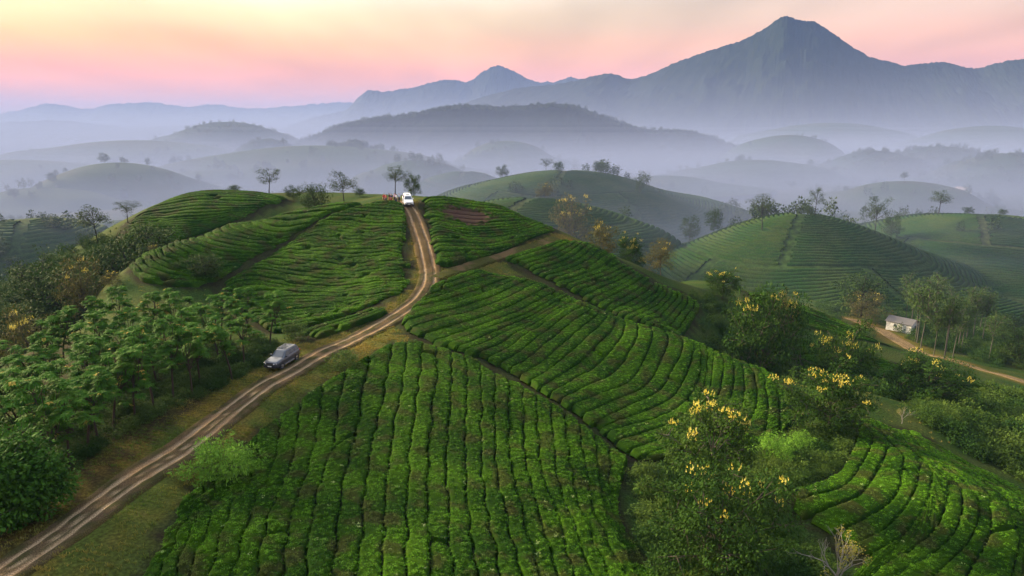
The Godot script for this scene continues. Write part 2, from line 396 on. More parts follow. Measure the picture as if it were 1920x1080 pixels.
 ["thin", 102.0, -150.3, 11.0, "tall thin pale-trunked tree in the stand right of the white hut", "thin trees beside the hut", 0],
 ["thin", 89.1, -135.9, 14.3, "tall thin pale-trunked tree in the stand right of the white hut", "thin trees beside the hut", 0],
 ["thin", 108.7, -173.5, 15.0, "tall thin pale-trunked tree in the stand right of the white hut", "thin trees beside the hut", 0],
 ["thin", 128.8, -183.4, 12.5, "tall thin pale-trunked tree in the stand right of the white hut", "thin trees beside the hut", 0],
 ["thin", 117.5, -180.1, 12.7, "tall thin pale-trunked tree in the stand right of the white hut", "thin trees beside the hut", 0],
 ["thin", 107.7, -172.0, 11.2, "tall thin pale-trunked tree in the stand right of the white hut", "thin trees beside the hut", 0],
 ["thin", 120.4, -189.6, 14.8, "tall thin pale-trunked tree in the stand right of the white hut", "thin trees beside the hut", 0],
 ["thin", 115.3, -171.3, 12.0, "tall thin pale-trunked tree in the stand right of the white hut", "thin trees beside the hut", 0],
 ["thin", 101.7, -170.0, 14.0, "tall thin pale-trunked tree in the stand right of the white hut", "thin trees beside the hut", 0],
 ["thin", 116.4, -164.3, 14.0, "tall thin pale-trunked tree in the stand right of the white hut", "thin trees beside the hut", 0],
 ["thin", 121.8, -175.6, 13.5, "tall thin pale-trunked tree in the stand right of the white hut", "thin trees beside the hut", 0],
 ["thin", 114.8, -165.5, 13.7, "tall thin pale-trunked tree in the stand right of the white hut", "thin trees beside the hut", 0],
 ["thin", 109.1, -174.7, 14.0, "tall thin pale-trunked tree in the stand right of the white hut", "thin trees beside the hut", 0],
 ["thin", 112.3, -164.1, 14.8, "tall thin pale-trunked tree in the stand right of the white hut", "thin trees beside the hut", 0],
 ["dense", 128.0, -164.7, 5.0, "rounded tree in the misty wood at the right edge below the far hill", "trees at the right edge", 0],
 ["dense", 112.3, -145.5, 7.7, "rounded tree in the misty wood at the right edge below the far hill", "trees at the right edge", 0],
 ["dense", 136.3, -180.6, 7.6, "rounded tree in the misty wood at the right edge below the far hill", "trees at the right edge", 0],
 ["dense", 119.0, -149.5, 7.6, "rounded tree in the misty wood at the right edge below the far hill", "trees at the right edge", 0],
 ["dense", 140.0, -178.8, 6.4, "rounded tree in the misty wood at the right edge below the far hill", "trees at the right edge", 0],
 ["dense", 143.1, -180.4, 7.8, "rounded tree in the misty wood at the right edge below the far hill", "trees at the right edge", 0],
 ["dense", 148.5, -184.4, 7.1, "rounded tree in the misty wood at the right edge below the far hill", "trees at the right edge", 0],
 ["dense", 108.4, -140.5, 8.3, "rounded tree in the misty wood at the right edge below the far hill", "trees at the right edge", 0],
 ["dense", 126.2, -156.2, 7.8, "rounded tree in the misty wood at the right edge below the far hill", "trees at the right edge", 0],
 ["dense", 135.4, -173.1, 5.7, "rounded tree in the misty wood at the right edge below the far hill", "trees at the right edge", 0],
 ["open", 261.7, -652.5, 10.3, "faint lone tree far off in the valley mist", "lone trees in the mist", 0],
 ["dense", 82.6, -718.4, 10.9, "faint lone tree far off in the valley mist", "lone trees in the mist", 0],
 ["dense", 147.5, -754.3, 7.1, "faint lone tree far off in the valley mist", "lone trees in the mist", 0],
 ["open", -279.1, -572.9, 10.3, "faint lone tree far off in the valley mist", "lone trees in the mist", 0],
 ["dense", -280.3, -698.2, 10.2, "faint lone tree far off in the valley mist", "lone trees in the mist", 0],
 ["dense", -357.5, -544.8, 8.1, "faint lone tree far off in the valley mist", "lone trees in the mist", 0],
 ["open", -266.2, -414.7, 8.6, "faint lone tree far off in the valley mist", "lone trees in the mist", 0],
 ["dense", -216.9, -473.6, 7.2, "faint lone tree far off in the valley mist", "lone trees in the mist", 0],
 ["dense", 107.3, -599.2, 10.1, "faint lone tree far off in the valley mist", "lone trees in the mist", 0],
 ["open", 69.6, -537.3, 11.5, "faint lone tree far off in the valley mist", "lone trees in the mist", 0],
 ["dense", -361.2, -504.6, 8.4, "faint lone tree far off in the valley mist", "lone trees in the mist", 0],
 ["dense", 48.3, -481.7, 11.2, "faint lone tree far off in the valley mist", "lone trees in the mist", 0],
 ["open", 21.6, -446.4, 10.1, "faint lone tree far off in the valley mist", "lone trees in the mist", 0],
 ["dense", -344.2, -593.7, 8.7, "faint lone tree far off in the valley mist", "lone trees in the mist", 0],
 ["dense", 100.9, -874.6, 11.1, "faint lone tree far off in the valley mist", "lone trees in the mist", 0],
 ["open", 90.6, -807.0, 10.2, "faint lone tree far off in the valley mist", "lone trees in the mist", 0],
 ["dense", 20.7, -496.4, 10.0, "faint lone tree far off in the valley mist", "lone trees in the mist", 0],
 ["dense", 79.8, -876.3, 11.8, "faint lone tree far off in the valley mist", "lone trees in the mist", 0],
 ["open", 91.6, -587.9, 11.5, "faint lone tree far off in the valley mist", "lone trees in the mist", 0],
 ["dense", -280.6, -390.3, 9.8, "faint lone tree far off in the valley mist", "lone trees in the mist", 0],
 ["dense", 81.2, -489.4, 10.1, "faint lone tree far off in the valley mist", "lone trees in the mist", 0],
 ["open", 296.8, -529.1, 9.2, "faint lone tree far off in the valley mist", "lone trees in the mist", 0],
 ["dense", -207.4, -527.7, 11.9, "faint lone tree far off in the valley mist", "lone trees in the mist", 0],
 ["dense", 49.4, -880.3, 11.6, "faint lone tree far off in the valley mist", "lone trees in the mist", 0],
 ["open", 75.3, -547.0, 11.9, "faint lone tree far off in the valley mist", "lone trees in the mist", 0],
 ["dense", -3.3, -625.3, 8.6, "faint lone tree far off in the valley mist", "lone trees in the mist", 0],
 ["dense", 376.7, -543.3, 8.4, "faint lone tree far off in the valley mist", "lone trees in the mist", 0],
 ["open", -16.2, -487.0, 10.1, "faint lone tree far off in the valley mist", "lone trees in the mist", 0],
 ["dense", 83.1, -561.6, 10.9, "faint lone tree far off in the valley mist", "lone trees in the mist", 0],
 ["dense", 186.2, -394.5, 9.7, "faint lone tree far off in the valley mist", "lone trees in the mist", 0],
 ["open", -267.0, -827.6, 10.9, "faint lone tree far off in the valley mist", "lone trees in the mist", 0],
 ["dense", -190.7, -522.1, 7.8, "faint lone tree far off in the valley mist", "lone trees in the mist", 0],
 ["dense", 326.2, -464.8, 10.0, "faint lone tree far off in the valley mist", "lone trees in the mist", 0],
 ["open", -26.6, -732.6, 10.0, "faint lone tree far off in the valley mist", "lone trees in the mist", 0],
]
const THICKETS := {
 "scrub": [650, 0.7, 1.7, 0, [44.7,-73.4,63.1,-96.4,79.6,-100.2,69.9,-82,52.9,-62.7,47.8,-64.1,45.8,-67.1]],
 "grove_floor": [1000, 0.35, 0.95, 1, [-31.2,-36.2,-30.1,-41.8,-29.3,-48,-27.5,-54.4,-25.7,-60.5,-24.8,-67.3,-26,-73.5,-31.3,-75,-38.5,-67,-41,-58,-45.9,-55.1]],
 "gully": [1100, 0.45, 1.1, 0, [10,-52,14,-55.5,17.5,-56.6,21.1,-57.2,27.8,-63.2,32.8,-62.7,32.4,-60.3,27.9,-54,24.3,-51.3,21.8,-49.7,19.8,-45.4,21.2,-42.2,20.5,-37.5,8.4,-36.5]],
 "lower_slope": [420, 0.6, 1.5, 0, [47,-42,58,-40,78,-62,80,-84,60,-78,50,-66,47,-56]],
 "dip": [500, 0.6, 1.5, 0, [28,-90,33,-84,45,-80,56,-84,70,-92,78,-100,66,-101,50,-100,44,-112,34,-114,29,-110]],
 "flank": [900, 0.8, 2, 1, [-58,-78,-62,-92,-66,-108,-62,-122,-76,-128,-92,-130,-112,-128,-110,-95,-85,-72]],
 "roadside": [700, 0.8, 2.2, 1, [70,-150,80,-168,84,-190,92,-200,120,-200,150,-190,150,-140,120,-120,100,-130,97,-150]],
}
const CAR_AT := [-22.7, -65.2]
const WHITE_CAR_AT := [-18.1, -120.7]
const HUT_AT := [95.4, -163.2]


var rng := RandomNumberGenerator.new()
var noise := FastNoiseLite.new()
var names := {}
var mats := {}
var meshes := {}

func _ready() -> void:
	noise.seed = 7
	noise.frequency = 1.0
	noise.fractal_type = FastNoiseLite.FRACTAL_NONE
	build_camera_and_light()
	build_materials()
	solve_terrain()
	trace_tracks()
	build_hill_list()
	build_ground()
	build_valley()
	build_hills()
	build_mountains()
	build_tracks()
	build_tea()
	build_plants()
	build_buildings()
	build_cars()
	build_people()
	build_grass()
	build_mist()

# ------------------------------------------------------------------ camera, sky, sun
func build_camera_and_light() -> void:
	var cam := Camera3D.new()
	cam.name = "camera"
	cam.position = Vector3(0, 60, 0)
	cam.rotation.x = -atan(300.0 / 1300.0)
	cam.fov = rad_to_deg(2.0 * atan(540.0 / 1300.0))
	cam.near = 0.5
	cam.far = 30000.0
	add_child(cam)
	var env := Environment.new()
	env.background_mode = Environment.BG_SKY
	env.tonemap_mode = Environment.TONE_MAPPER_LINEAR
	env.tonemap_exposure = EXPOSURE
	env.sdfgi_enabled = true
	env.ssao_enabled = true
	env.ssil_enabled = true
	env.fog_enabled = true
	env.fog_mode = Environment.FOG_MODE_EXPONENTIAL
	env.fog_density = HAZE
	env.fog_light_color = Color(0.56, 0.69, 1.0)
	env.volumetric_fog_enabled = true
	env.volumetric_fog_density = 0.0
	var sky := Sky.new()
	var pano := PanoramaSkyMaterial.new()
	pano.panorama = ImageTexture.create_from_image(sky_image())
	pano.filter = true
	sky.sky_material = pano
	env.sky = sky
	var we := WorldEnvironment.new()
	we.name = "environment"
	we.environment = env
	add_child(we)
	var sun := DirectionalLight3D.new()
	sun.name = "sun"
	var to := sun_dir()
	sun.basis = Basis.looking_at(-to, Vector3.UP)
	sun.light_energy = SUN_ENERGY
	sun.light_angular_distance = SUN_SIZE
	sun.light_color = Color(1.0, 0.9, 0.72)
	sun.shadow_enabled = true
	add_child(sun)

const EXPOSURE := 3.3
const HAZE := 0.00008
const SUN_ENERGY := 1.6
const SUN_SIZE := 8.0
const SUN_AZ := -62.0
const SUN_EL := 21.0

func sun_dir() -> Vector3:
	var a := deg_to_rad(SUN_AZ)
	var e := deg_to_rad(SUN_EL)
	return Vector3(sin(a) * cos(e), sin(e), -cos(a) * cos(e))

# A dawn sky: pink at the horizon, yellow to white above it towards the sun, mauve-grey away from it, pale blue-grey overhead.
func sky_image() -> Image:
	var w := 1024
	var h := 512
	var im := Image.create(w, h, false, Image.FORMAT_RGBF)
	var s := sun_dir()
	var saz := atan2(s.x, -s.z)
	var cloud := FastNoiseLite.new()
	cloud.seed = 21
	cloud.frequency = 1.0
	cloud.fractal_type = FastNoiseLite.FRACTAL_FBM
	cloud.fractal_octaves = 4
	# elevation stops (degrees) and linear colours, on the sun's side and away from it
	var el := [0.0, 2.0, 4.0, 6.0, 8.0, 10.5, 16.0, 30.0, 60.0, 90.0]
	var warm := [Vector3(0.40, 0.14, 0.08), Vector3(0.44, 0.15, 0.07), Vector3(0.47, 0.16, 0.07), Vector3(0.50, 0.25, 0.08), Vector3(0.53, 0.39, 0.18), Vector3(0.66, 0.57, 0.42), Vector3(0.95, 0.84, 0.68), Vector3(1.00, 0.90, 0.76), Vector3(0.48, 0.50, 0.54), Vector3(0.32, 0.38, 0.48)]
	var cool := [Vector3(0.31, 0.13, 0.09), Vector3(0.35, 0.13, 0.09), Vector3(0.37, 0.15, 0.09), Vector3(0.36, 0.185, 0.115), Vector3(0.28, 0.19, 0.135), Vector3(0.225, 0.185, 0.145), Vector3(0.24, 0.22, 0.20), Vector3(0.28, 0.29, 0.31), Vector3(0.31, 0.35, 0.41), Vector3(0.32, 0.38, 0.48)]
	for j in h:
		var e := 90.0 - (j + 0.5) / h * 180.0
		var ee := maxf(e, 0.0)
		var k := 0
		while k < el.size() - 2 and ee > el[k + 1]:
			k += 1
		var f := smoothstep(0.0, 1.0, (ee - el[k]) / (el[k + 1] - el[k])) * 0.5 + 0.5 * clampf((ee - el[k]) / (el[k + 1] - el[k]), 0, 1)
		var wv: Vector3 = (warm[k] as Vector3).lerp(warm[k + 1], f)
		var cv: Vector3 = (cool[k] as Vector3).lerp(cool[k + 1], f)
		for i in w:
			# u = 0 looks along -z
			var az := (i + 0.5) / w * TAU
			var d := absf(wrapf(az - saz, -PI, PI))
			var near := 1.0 - smoothstep(0.2, 1.65, d)
			var c := cv.lerp(wv, near)
			if e > 0.0:
				var dir := Vector3(sin(az) * cos(deg_to_rad(e)), sin(deg_to_rad(e)), -cos(az) * cos(deg_to_rad(e)))
				var lift := 1.0 / (dir.y + 0.06)
				var q := Vector3(dir.x * lift * 0.35, dir.z * lift * 0.12, 3.0)
				var n := cloud.get_noise_3dv(q) + 0.5 * cloud.get_noise_3dv(q * 3.1)
				var amount := smoothstep(0.0, 5.0, e) * 0.34
				c *= 1.0 + n * amount
				c.x *= 1.0 + 0.03 * n
			im.set_pixel(i, j, Color(c.x, c.y, c.z))
	return im

# ------------------------------------------------------------------ small helpers
func numbered(called: String) -> String:
	if not names.has(called):
		names[called] = 0
		return called
	names[called] += 1
	return "%s_%03d" % [called, names[called]]

func tag(o: Node, label: String, category: String, group := "", kind := "") -> void:
	if label:
		o.set_meta("label", label)
	if category:
		o.set_meta("category", category)
	if group:
		o.set_meta("group", group)
	if kind:
		o.set_meta("kind", kind)

func top(called: String, mesh: Mesh, mat: Material) -> MeshInstance3D:
	var o := MeshInstance3D.new()
	o.name = numbered(called)
	o.mesh = mesh
	if mat:
		o.material_override = mat
	add_child(o)
	return o

func part(called: String, mesh: Mesh, mat: Material, parent: Node) -> MeshInstance3D:
	var o := MeshInstance3D.new()
	o.name = called
	o.mesh = mesh
	if mat:
		o.material_override = mat
	parent.add_child(o, true)
	return o

func base(called: String, at: Vector3, turn := 0.0) -> Node3D:
	var o := Node3D.new()
	o.name = numbered(called)
	add_child(o)
	o.position = at
	o.rotation.y = turn
	return o

class MB:
	var v := PackedVector3Array()
	var n := PackedVector3Array()
	var c := PackedColorArray()
	var t := PackedInt32Array()
	func quad(a: int, b: int, d: int, e: int) -> void:
		t.append_array([a, b, d, a, d, e])
	func tri3(a: Vector3, b: Vector3, d: Vector3, col: Color) -> void:
		var k := v.size()
		v.append(a); v.append(b); v.append(d)
		c.append(col); c.append(col); c.append(col)
		t.append(k); t.append(k + 1); t.append(k + 2)
	# leaf: a folded diamond
	func leaf(at: Vector3, along: Vector3, side: Vector3, drop: Vector3, col: Color) -> void:
		var k := v.size()
		v.append(at)
		v.append(at + along * 0.5 + side + drop)
		v.append(at + along)
		v.append(at + along * 0.5 - side + drop)
		c.append(col); c.append(col); c.append(col); c.append(col)
		t.append_array([k, k + 1, k + 2, k, k + 2, k + 3])
	func box(lo: Vector3, hi: Vector3, col := Color.WHITE, xf := Transform3D()) -> void:
		var p := []
		for i in 8:
			p.append(xf * Vector3(hi.x if i & 1 else lo.x, hi.y if i & 2 else lo.y, hi.z if i & 4 else lo.z))
		for f in [[0, 2, 3, 1], [4, 5, 7, 6], [0, 1, 5, 4], [2, 6, 7, 3], [0, 4, 6, 2], [1, 3, 7, 5]]:
			tri3(p[f[0]], p[f[2]], p[f[1]], col)
			tri3(p[f[0]], p[f[3]], p[f[2]], col)
	func tube(pts: Array, rad: Array, sides: int, col: Color) -> void:
		var first := v.size()
		for i in pts.size():
			var d: Vector3 = (pts[mini(i + 1, pts.size() - 1)] - pts[maxi(i - 1, 0)]).normalized()
			var x := d.cross(Vector3(0.31, 0.2, 0.93)).normalized()
			var y := d.cross(x)
			for s in sides:
				var a := TAU * s / sides
				var o := x * cos(a) + y * sin(a)
				v.append(pts[i] + o * rad[i])
				c.append(col)
		for i in pts.size() - 1:
			for s in sides:
				var a := first + i * sides + s
				var b := first + i * sides + (s + 1) % sides
				quad(a, b, b + sides, a + sides)
	func mesh(smooth := true) -> ArrayMesh:
		var arr := []
		arr.resize(Mesh.ARRAY_MAX)
		arr[Mesh.ARRAY_VERTEX] = v
		if c.size() == v.size():
			arr[Mesh.ARRAY_COLOR] = c
		arr[Mesh.ARRAY_INDEX] = t
		if smooth:
			var nn := PackedVector3Array()
			nn.resize(v.size())
			for i in range(0, t.size(), 3):
				var a := t[i]
				var b := t[i + 1]
				var d := t[i + 2]
				var f := (v[d] - v[a]).cross(v[b] - v[a])
				nn[a] += f
				nn[b] += f
				nn[d] += f
			for i in nn.size():
				nn[i] = nn[i].normalized() if nn[i].length_squared() > 1e-14 else Vector3.UP
			arr[Mesh.ARRAY_NORMAL] = nn
		var m := ArrayMesh.new()
		m.add_surface_from_arrays(Mesh.PRIMITIVE_TRIANGLES, arr)
		return m

# ------------------------------------------------------------------ materials
func noise_tex(freq: float, lo: float, hi: float, seed_: int, oct := 4, size := 512) -> NoiseTexture2D:
	var n := FastNoiseLite.new()
	n.seed = seed_
	n.noise_type = FastNoiseLite.TYPE_SIMPLEX_SMOOTH
	n.frequency = freq
	n.fractal_octaves = oct
	n.fractal_gain = 0.6
	var t := NoiseTexture2D.new()
	t.width = size
	t.height = size
	t.seamless = true
	t.noise = n
	var g := Gradient.new()
	g.offsets = PackedFloat32Array([0.0, 0.3, 0.7, 1.0])
	var m := (lo + hi) / 2
	g.colors = PackedColorArray([Color(lo, lo, lo), Color(lerpf(lo, m, 0.6), lerpf(lo, m, 0.6), lerpf(lo, m, 0.6)), Color(lerpf(m, hi, 0.5), lerpf(m, hi, 0.5), lerpf(m, hi, 0.5)), Color(hi, hi, hi)])
	t.color_ramp = g
	return t

func mat(key: String, col: Color, rough := 0.9) -> StandardMaterial3D:
	var m := StandardMaterial3D.new()
	m.resource_name = key
	m.albedo_color = col.linear_to_srgb()
	m.roughness = rough
	mats[key] = m
	return m

func tinted(key: String, rough: float, tex: Texture2D, scale: float, bump: Texture2D = null, depth := 0.0) -> StandardMaterial3D:
	var m := mat(key, Color.WHITE, rough)
	m.vertex_color_use_as_albedo = true
	m.metallic_specular = 0.12
	if tex:
		m.albedo_texture = tex
		m.uv1_triplanar = true
		m.uv1_world_triplanar = true
		m.uv1_scale = Vector3.ONE * scale
	if bump:
		m.heightmap_enabled = true
		m.heightmap_texture = bump
		m.heightmap_scale = depth
	return m

func leafy(key: String, back: Color, rough := 0.7) -> StandardMaterial3D:
	var m := mat(key, Color.WHITE, rough)
	m.vertex_color_use_as_albedo = true
	m.metallic_specular = 0.14
	m.backlight_enabled = true
	m.backlight = back
	m.cull_mode = BaseMaterial3D.CULL_DISABLED
	return m

func build_materials() -> void:
	var fine := noise_tex(0.03, 0.45, 1.0, 3, 5)
	var grit := noise_tex(0.06, 0.3, 1.0, 11, 4)
	tinted("soil", 0.95, fine, 0.21, grit, 6.0)
	tinted("far_ground", 0.95, fine, 0.02)
	tinted("dirt", 0.95, grit, 0.35, fine, 5.0)
	tinted("hedge", 0.8, grit, 0.9, grit, 9.0)
	tinted("far_hedge", 0.85, fine, 0.12, grit, 9.0)
	tinted("bark", 0.9, grit, 1.2)
	leafy("leaf", Color(0.5, 0.5, 0.5))
	leafy("tea_leaf", Color(0.4, 0.4, 0.4), 0.5)
	leafy("petal", Color(0.6, 0.6, 0.6), 0.7)
	leafy("grass", Color(0.5, 0.5, 0.5), 0.8)

# ------------------------------------------------------------------ the near terrain: a thin plate through measured points
var weights := PackedFloat64Array()
const PLATE := 50.0
var coarse := PackedFloat32Array()
const CX0 := -180.0
const CZ0 := -264.0
const CSTEP := 4.0
const CNX := 92
const CNZ := 84
var fine_h := PackedFloat32Array()
const FX0 := -165.0
const FZ0 := -250.0
const FNX := 331
const FNZ := 301

func kernel(r2: float) -> float:
	return r2 * log(r2) if r2 > 1e-9 else 0.0

func solve_terrain() -> void:
	var n := CONTROL.size()
	var m := n + 3
	var a := []
	for i in m:
		var row := PackedFloat64Array()
		row.resize(m + 1)
		a.append(row)
	for i in n:
		var xi: float = CONTROL[i][0] / PLATE
		var zi: float = CONTROL[i][2] / PLATE
		for j in n:
			var dx: float = xi - CONTROL[j][0] / PLATE
			var dz: float = zi - CONTROL[j][2] / PLATE
			a[i][j] = kernel(dx * dx + dz * dz) + (0.02 if i == j else 0.0)
		a[i][n] = 1.0; a[i][n + 1] = xi; a[i][n + 2] = zi
		a[n][i] = 1.0; a[n + 1][i] = xi; a[n + 2][i] = zi
		a[i][m] = CONTROL[i][1]
	for k in m:
		var best := k
		for i in range(k + 1, m):
			if absf(a[i][k]) > absf(a[best][k]):
				best = i
		var sw = a[k]
		a[k] = a[best]
		a[best] = sw
		var pr: PackedFloat64Array = a[k]
		for i in range(k + 1, m):
			var ri: PackedFloat64Array = a[i]
			var f := ri[k] / pr[k]
			if f != 0.0:
				for j in range(k, m + 1):
					ri[j] -= f * pr[j]
				a[i] = ri
	weights.resize(m)
	for k in range(m - 1, -1, -1):
		var s: float = a[k][m]
		for j in range(k + 1, m):
			s -= a[k][j] * weights[j]
		weights[k] = s / a[k][k]
	var px := PackedFloat64Array()
	var pz := PackedFloat64Array()
	for c in CONTROL:
		px.append(c[0] / PLATE)
		pz.append(c[2] / PLATE)
	coarse.resize(CNX * CNZ)
	for j in CNZ:
		for i in CNX:
			var x := (CX0 + i * CSTEP) / PLATE
			var z := (CZ0 + j * CSTEP) / PLATE
			var s := weights[n] + weights[n + 1] * x + weights[n + 2] * z
			for k in n:
				var r2 := (x - px[k]) * (x - px[k]) + (z - pz[k]) * (z - pz[k])
				if r2 > 1e-9:
					s += weights[k] * r2 * log(r2)
			coarse[j * CNX + i] = s
	fine_h.resize(FNX * FNZ)
	for j in FNZ:
		for i in FNX:
			var x := FX0 + i
			var z := FZ0 + j
			var h := cubic(x, z)
			h += noise.get_noise_2d(x * 0.09, z * 0.09) * 0.25
			var edge := maxf(maxf(absf(x) - 132.0, -z - 218.0), z - 12.0) / 30.0
			fine_h[j * FNX + i] = lerpf(h, valley_y(x, z), smoothstep(0.0, 1.0, edge))

func cr(a: float, b: float, c: float, d: float, t: float) -> float:
	return b + 0.5 * t * (c - a + t * (2 * a - 5 * b + 4 * c - d + t * (3 * (b - c) + d - a)))

func cubic(x: float, z: float) -> float:
	var fx := clampf((x - CX0) / CSTEP, 1.0, CNX - 2.001)
	var fz := clampf((z - CZ0) / CSTEP, 1.0, CNZ - 2.001)
	var i := int(fx)
	var j := int(fz)
	var r := [0.0, 0.0, 0.0, 0.0]
	for k in 4:
		var o := (j + k - 1) * CNX + i
		r[k] = cr(coarse[o - 1], coarse[o], coarse[o + 1], coarse[o + 2], fx - i)
	return cr(r[0], r[1], r[2], r[3], fz - j)

func near_y(x: float, z: float) -> float:
	var fx := clampf(x - FX0, 0.0, FNX - 1.001)
	var fz := clampf(z - FZ0, 0.0, FNZ - 1.001)
	var i := int(fx)
	var j := int(fz)
	var a := fx - i
	var b := fz - j
	var o := j * FNX + i
	return lerpf(lerpf(fine_h[o], fine_h[o + 1], a), lerpf(fine_h[o + FNX], fine_h[o + FNX + 1], a), b)

func valley_y(x: float, z: float) -> float:
	return 1.0 + noise.get_noise_2d(x * 0.0045, z * 0.0045) * 5.0 + noise.get_noise_2d(x * 0.015 + 50, z * 0.015) * 2.0

func is_near(x: float, z: float) -> bool:
	return absf(x) < 163.0 and z > -248.0 and z < 48.0

func ground_y(x: float, z: float) -> float:
	var y := near_y(x, z) if is_near(x, z) else valley_y(x, z)
	for h in hills:
		y = maxf(y, hill_y(h, x, z))
	return y

# ------------------------------------------------------------------ tracks, traced first because the ground gives way to them
var curves := {}
var track_d := PackedFloat32Array()
var field_mask := PackedByteArray()

func trace_tracks() -> void:
	track_d.resize(FNX * FNZ)
	track_d.fill(99.0)
	field_mask.resize(FNX * FNZ)
	for k in TRACKS:
		var flat: Array = TRACKS[k]
		var pts := []
		for i in range(0, flat.size(), 2):
			pts.append(Vector2(flat[i], flat[i + 1]))
		var line := resample(spline(pts, 16), 0.5)
		curves[k] = line
		for p: Vector2 in line:
			var i0 := int(p.x - FX0)
			var j0 := int(p.y - FZ0)
			for j in range(j0 - 8, j0 + 10):
				for i in range(i0 - 8, i0 + 10):
					if i >= 0 and j >= 0 and i < FNX and j < FNZ:
						var d := Vector2(FX0 + i, FZ0 + j).distance_to(p)
						if d < track_d[j * FNX + i]:
							track_d[j * FNX + i] = d

func spline(pts: Array, steps: int) -> Array:
	var out := []
	for i in pts.size() - 1:
		var a: Vector2 = pts[maxi(i - 1, 0)]
		var b: Vector2 = pts[i]
		var c: Vector2 = pts[i + 1]
		var d: Vector2 = pts[mini(i + 2, pts.size() - 1)]
		for s in steps:
			var t := float(s) / steps
			out.append(Vector2(cr(a.x, b.x, c.x, d.x, t), cr(a.y, b.y, c.y, d.y, t)))
	out.append(pts[-1])
	return out

func resample(pts: Array, step: float) -> Array:
	var out := [pts[0]]
	var left := step
	for i in pts.size() - 1:
		var a: Vector2 = pts[i]
		var b: Vector2 = pts[i + 1]
		var l := a.distance_to(b)
		while left < l:
			out.append(a.lerp(b, left / l))
			left += step
		left -= l
	return out

func by_count(pts: Array, count: int) -> Array:
	var total := 0.0
	for i in pts.size() - 1:
		total += (pts[i] as Vector2).distance_to(pts[i + 1])
	var out := []
	var k := 0
	var done := 0.0
	for s in count:
		var want := total * s / (count - 1)
		while k < pts.size() - 2 and done + (pts[k] as Vector2).distance_to(pts[k + 1]) < want:
			done += (pts[k] as Vector2).distance_to(pts[k + 1])
			k += 1
		var l: float = (pts[k] as Vector2).distance_to(pts[k + 1])
		out.append((pts[k] as Vector2).lerp(pts[k + 1], clampf((want - done) / maxf(l, 1e-4), 0.0, 1.0)))
	return out

# ------------------------------------------------------------------ hills
var hills := []

func build_hill_list() -> void:
	for h in HILLS:
		var low := valley_y(h[1], h[2]) - 2.0
		hills.append({"kind": h[0], "x": float(h[1]), "z": float(h[2]), "low": low, "high": float(h[3]) - low, "rx": float(h[4]), "rz": float(h[5]), "turn": float(h[6]), "tea": int(h[7]), "cone": hills.is_empty(), "far": Vector2(h[1], h[2]).length()})

func hill_r(h: Dictionary, x: float, z: float) -> float:
	var dx: float = x - h.x
	var dz: float = z - h.z
	var c := cos(h.turn)
	var s := sin(h.turn)
	var a: float = (dx * c - dz * s) / h.rx
	var b: float = (dx * s + dz * c) / h.rz
	return sqrt(a * a + b * b)

func hill_y(h: Dictionary, x: float, z: float) -> float:
	if absf(x - h.x) > 1.6 * maxf(h.rx, h.rz) or absf(z - h.z) > 1.6 * maxf(h.rx, h.rz):
		return -100.0
	var r := hill_r(h, x, z)
	if r >= 1.45:
		return -100.0
	var big: float = minf(h.rx, h.rz)
	var n := noise.get_noise_2d(x * 1.1 / big + 9.0, z * 1.1 / big) * 0.22 * smoothstep(0.15, 0.8, r)
	r *= 1.0 + n
	# a rounded cap that runs out in a long foot
	var y := 0.0
	if h.cone:
		y = 1.0 - 1.2 * (sqrt(r * r + 0.05) - 0.2236) if r < 0.7 else 0.3865 * pow(clampf((1.3 - r) / 0.6, 0.0, 1.0), 1.775)
	elif r < 0.72:
		y = 1.0 - r * r * 1.05
	else:
		var t := clampf((1.3 - r) / 0.58, 0.0, 1.0)
		y = 0.4557 * t * t * (1.0 + 0.15 * (1.0 - t))
	return h.low + h.high * y

func build_hills() -> void:
	for h in hills:
		var b := MB.new()
		var rings := 46
		var seg := 96
		var wood: bool = h.kind == "wood"
		for i in rings + 1:
			for s in seg:
				var a := TAU * s / seg
				var r := 1.3 * pow(float(i) / rings, 0.9)
				var ex: float = r * cos(a) * h.rx
				var ez: float = r * sin(a) * h.rz
				var c := cos(h.turn)
				var sn := sin(h.turn)
				var x: float = h.x + ex * c + ez * sn
				var z: float = h.z - ex * sn + ez * c
				var y := hill_y(h, x, z)
				if y < -50.0:
					y = h.low - 1.5
				var g := noise.get_noise_2d(x * 0.05, z * 0.05)
				var g2 := noise.get_noise_2d(x * 0.011 + 40, z * 0.011)
				if wood:
					y += noise.get_noise_2d(x * 0.14, z * 0.14) * 1.4 + 1.0
				if i == rings:
					y -= 3.0
				b.v.append(Vector3(x, y, z))
				var col := Color(0.030, 0.062, 0.016) if wood else Color(0.045, 0.085, 0.022)
				col = col.lerp(Color(0.075, 0.085, 0.035), clampf(g2 * 1.2 + g * 0.4, 0.0, 0.7))
				b.c.append(col)
		for i in rings:
			for s in seg:
				var p := i * seg + s
				var q := i * seg + (s + 1) % seg
				b.quad(p, q, q + seg, p + seg)
		var o := top("hill", b.mesh(), mats.far_ground)
		o.set_meta("kind", "structure")
		if h.tea == 1 or h.far < 620.0 and h.tea == 2:
			var row := part("tea_rows", hill_rows(h), mats.far_hedge, o)
			row.set_meta("kind", "stuff")

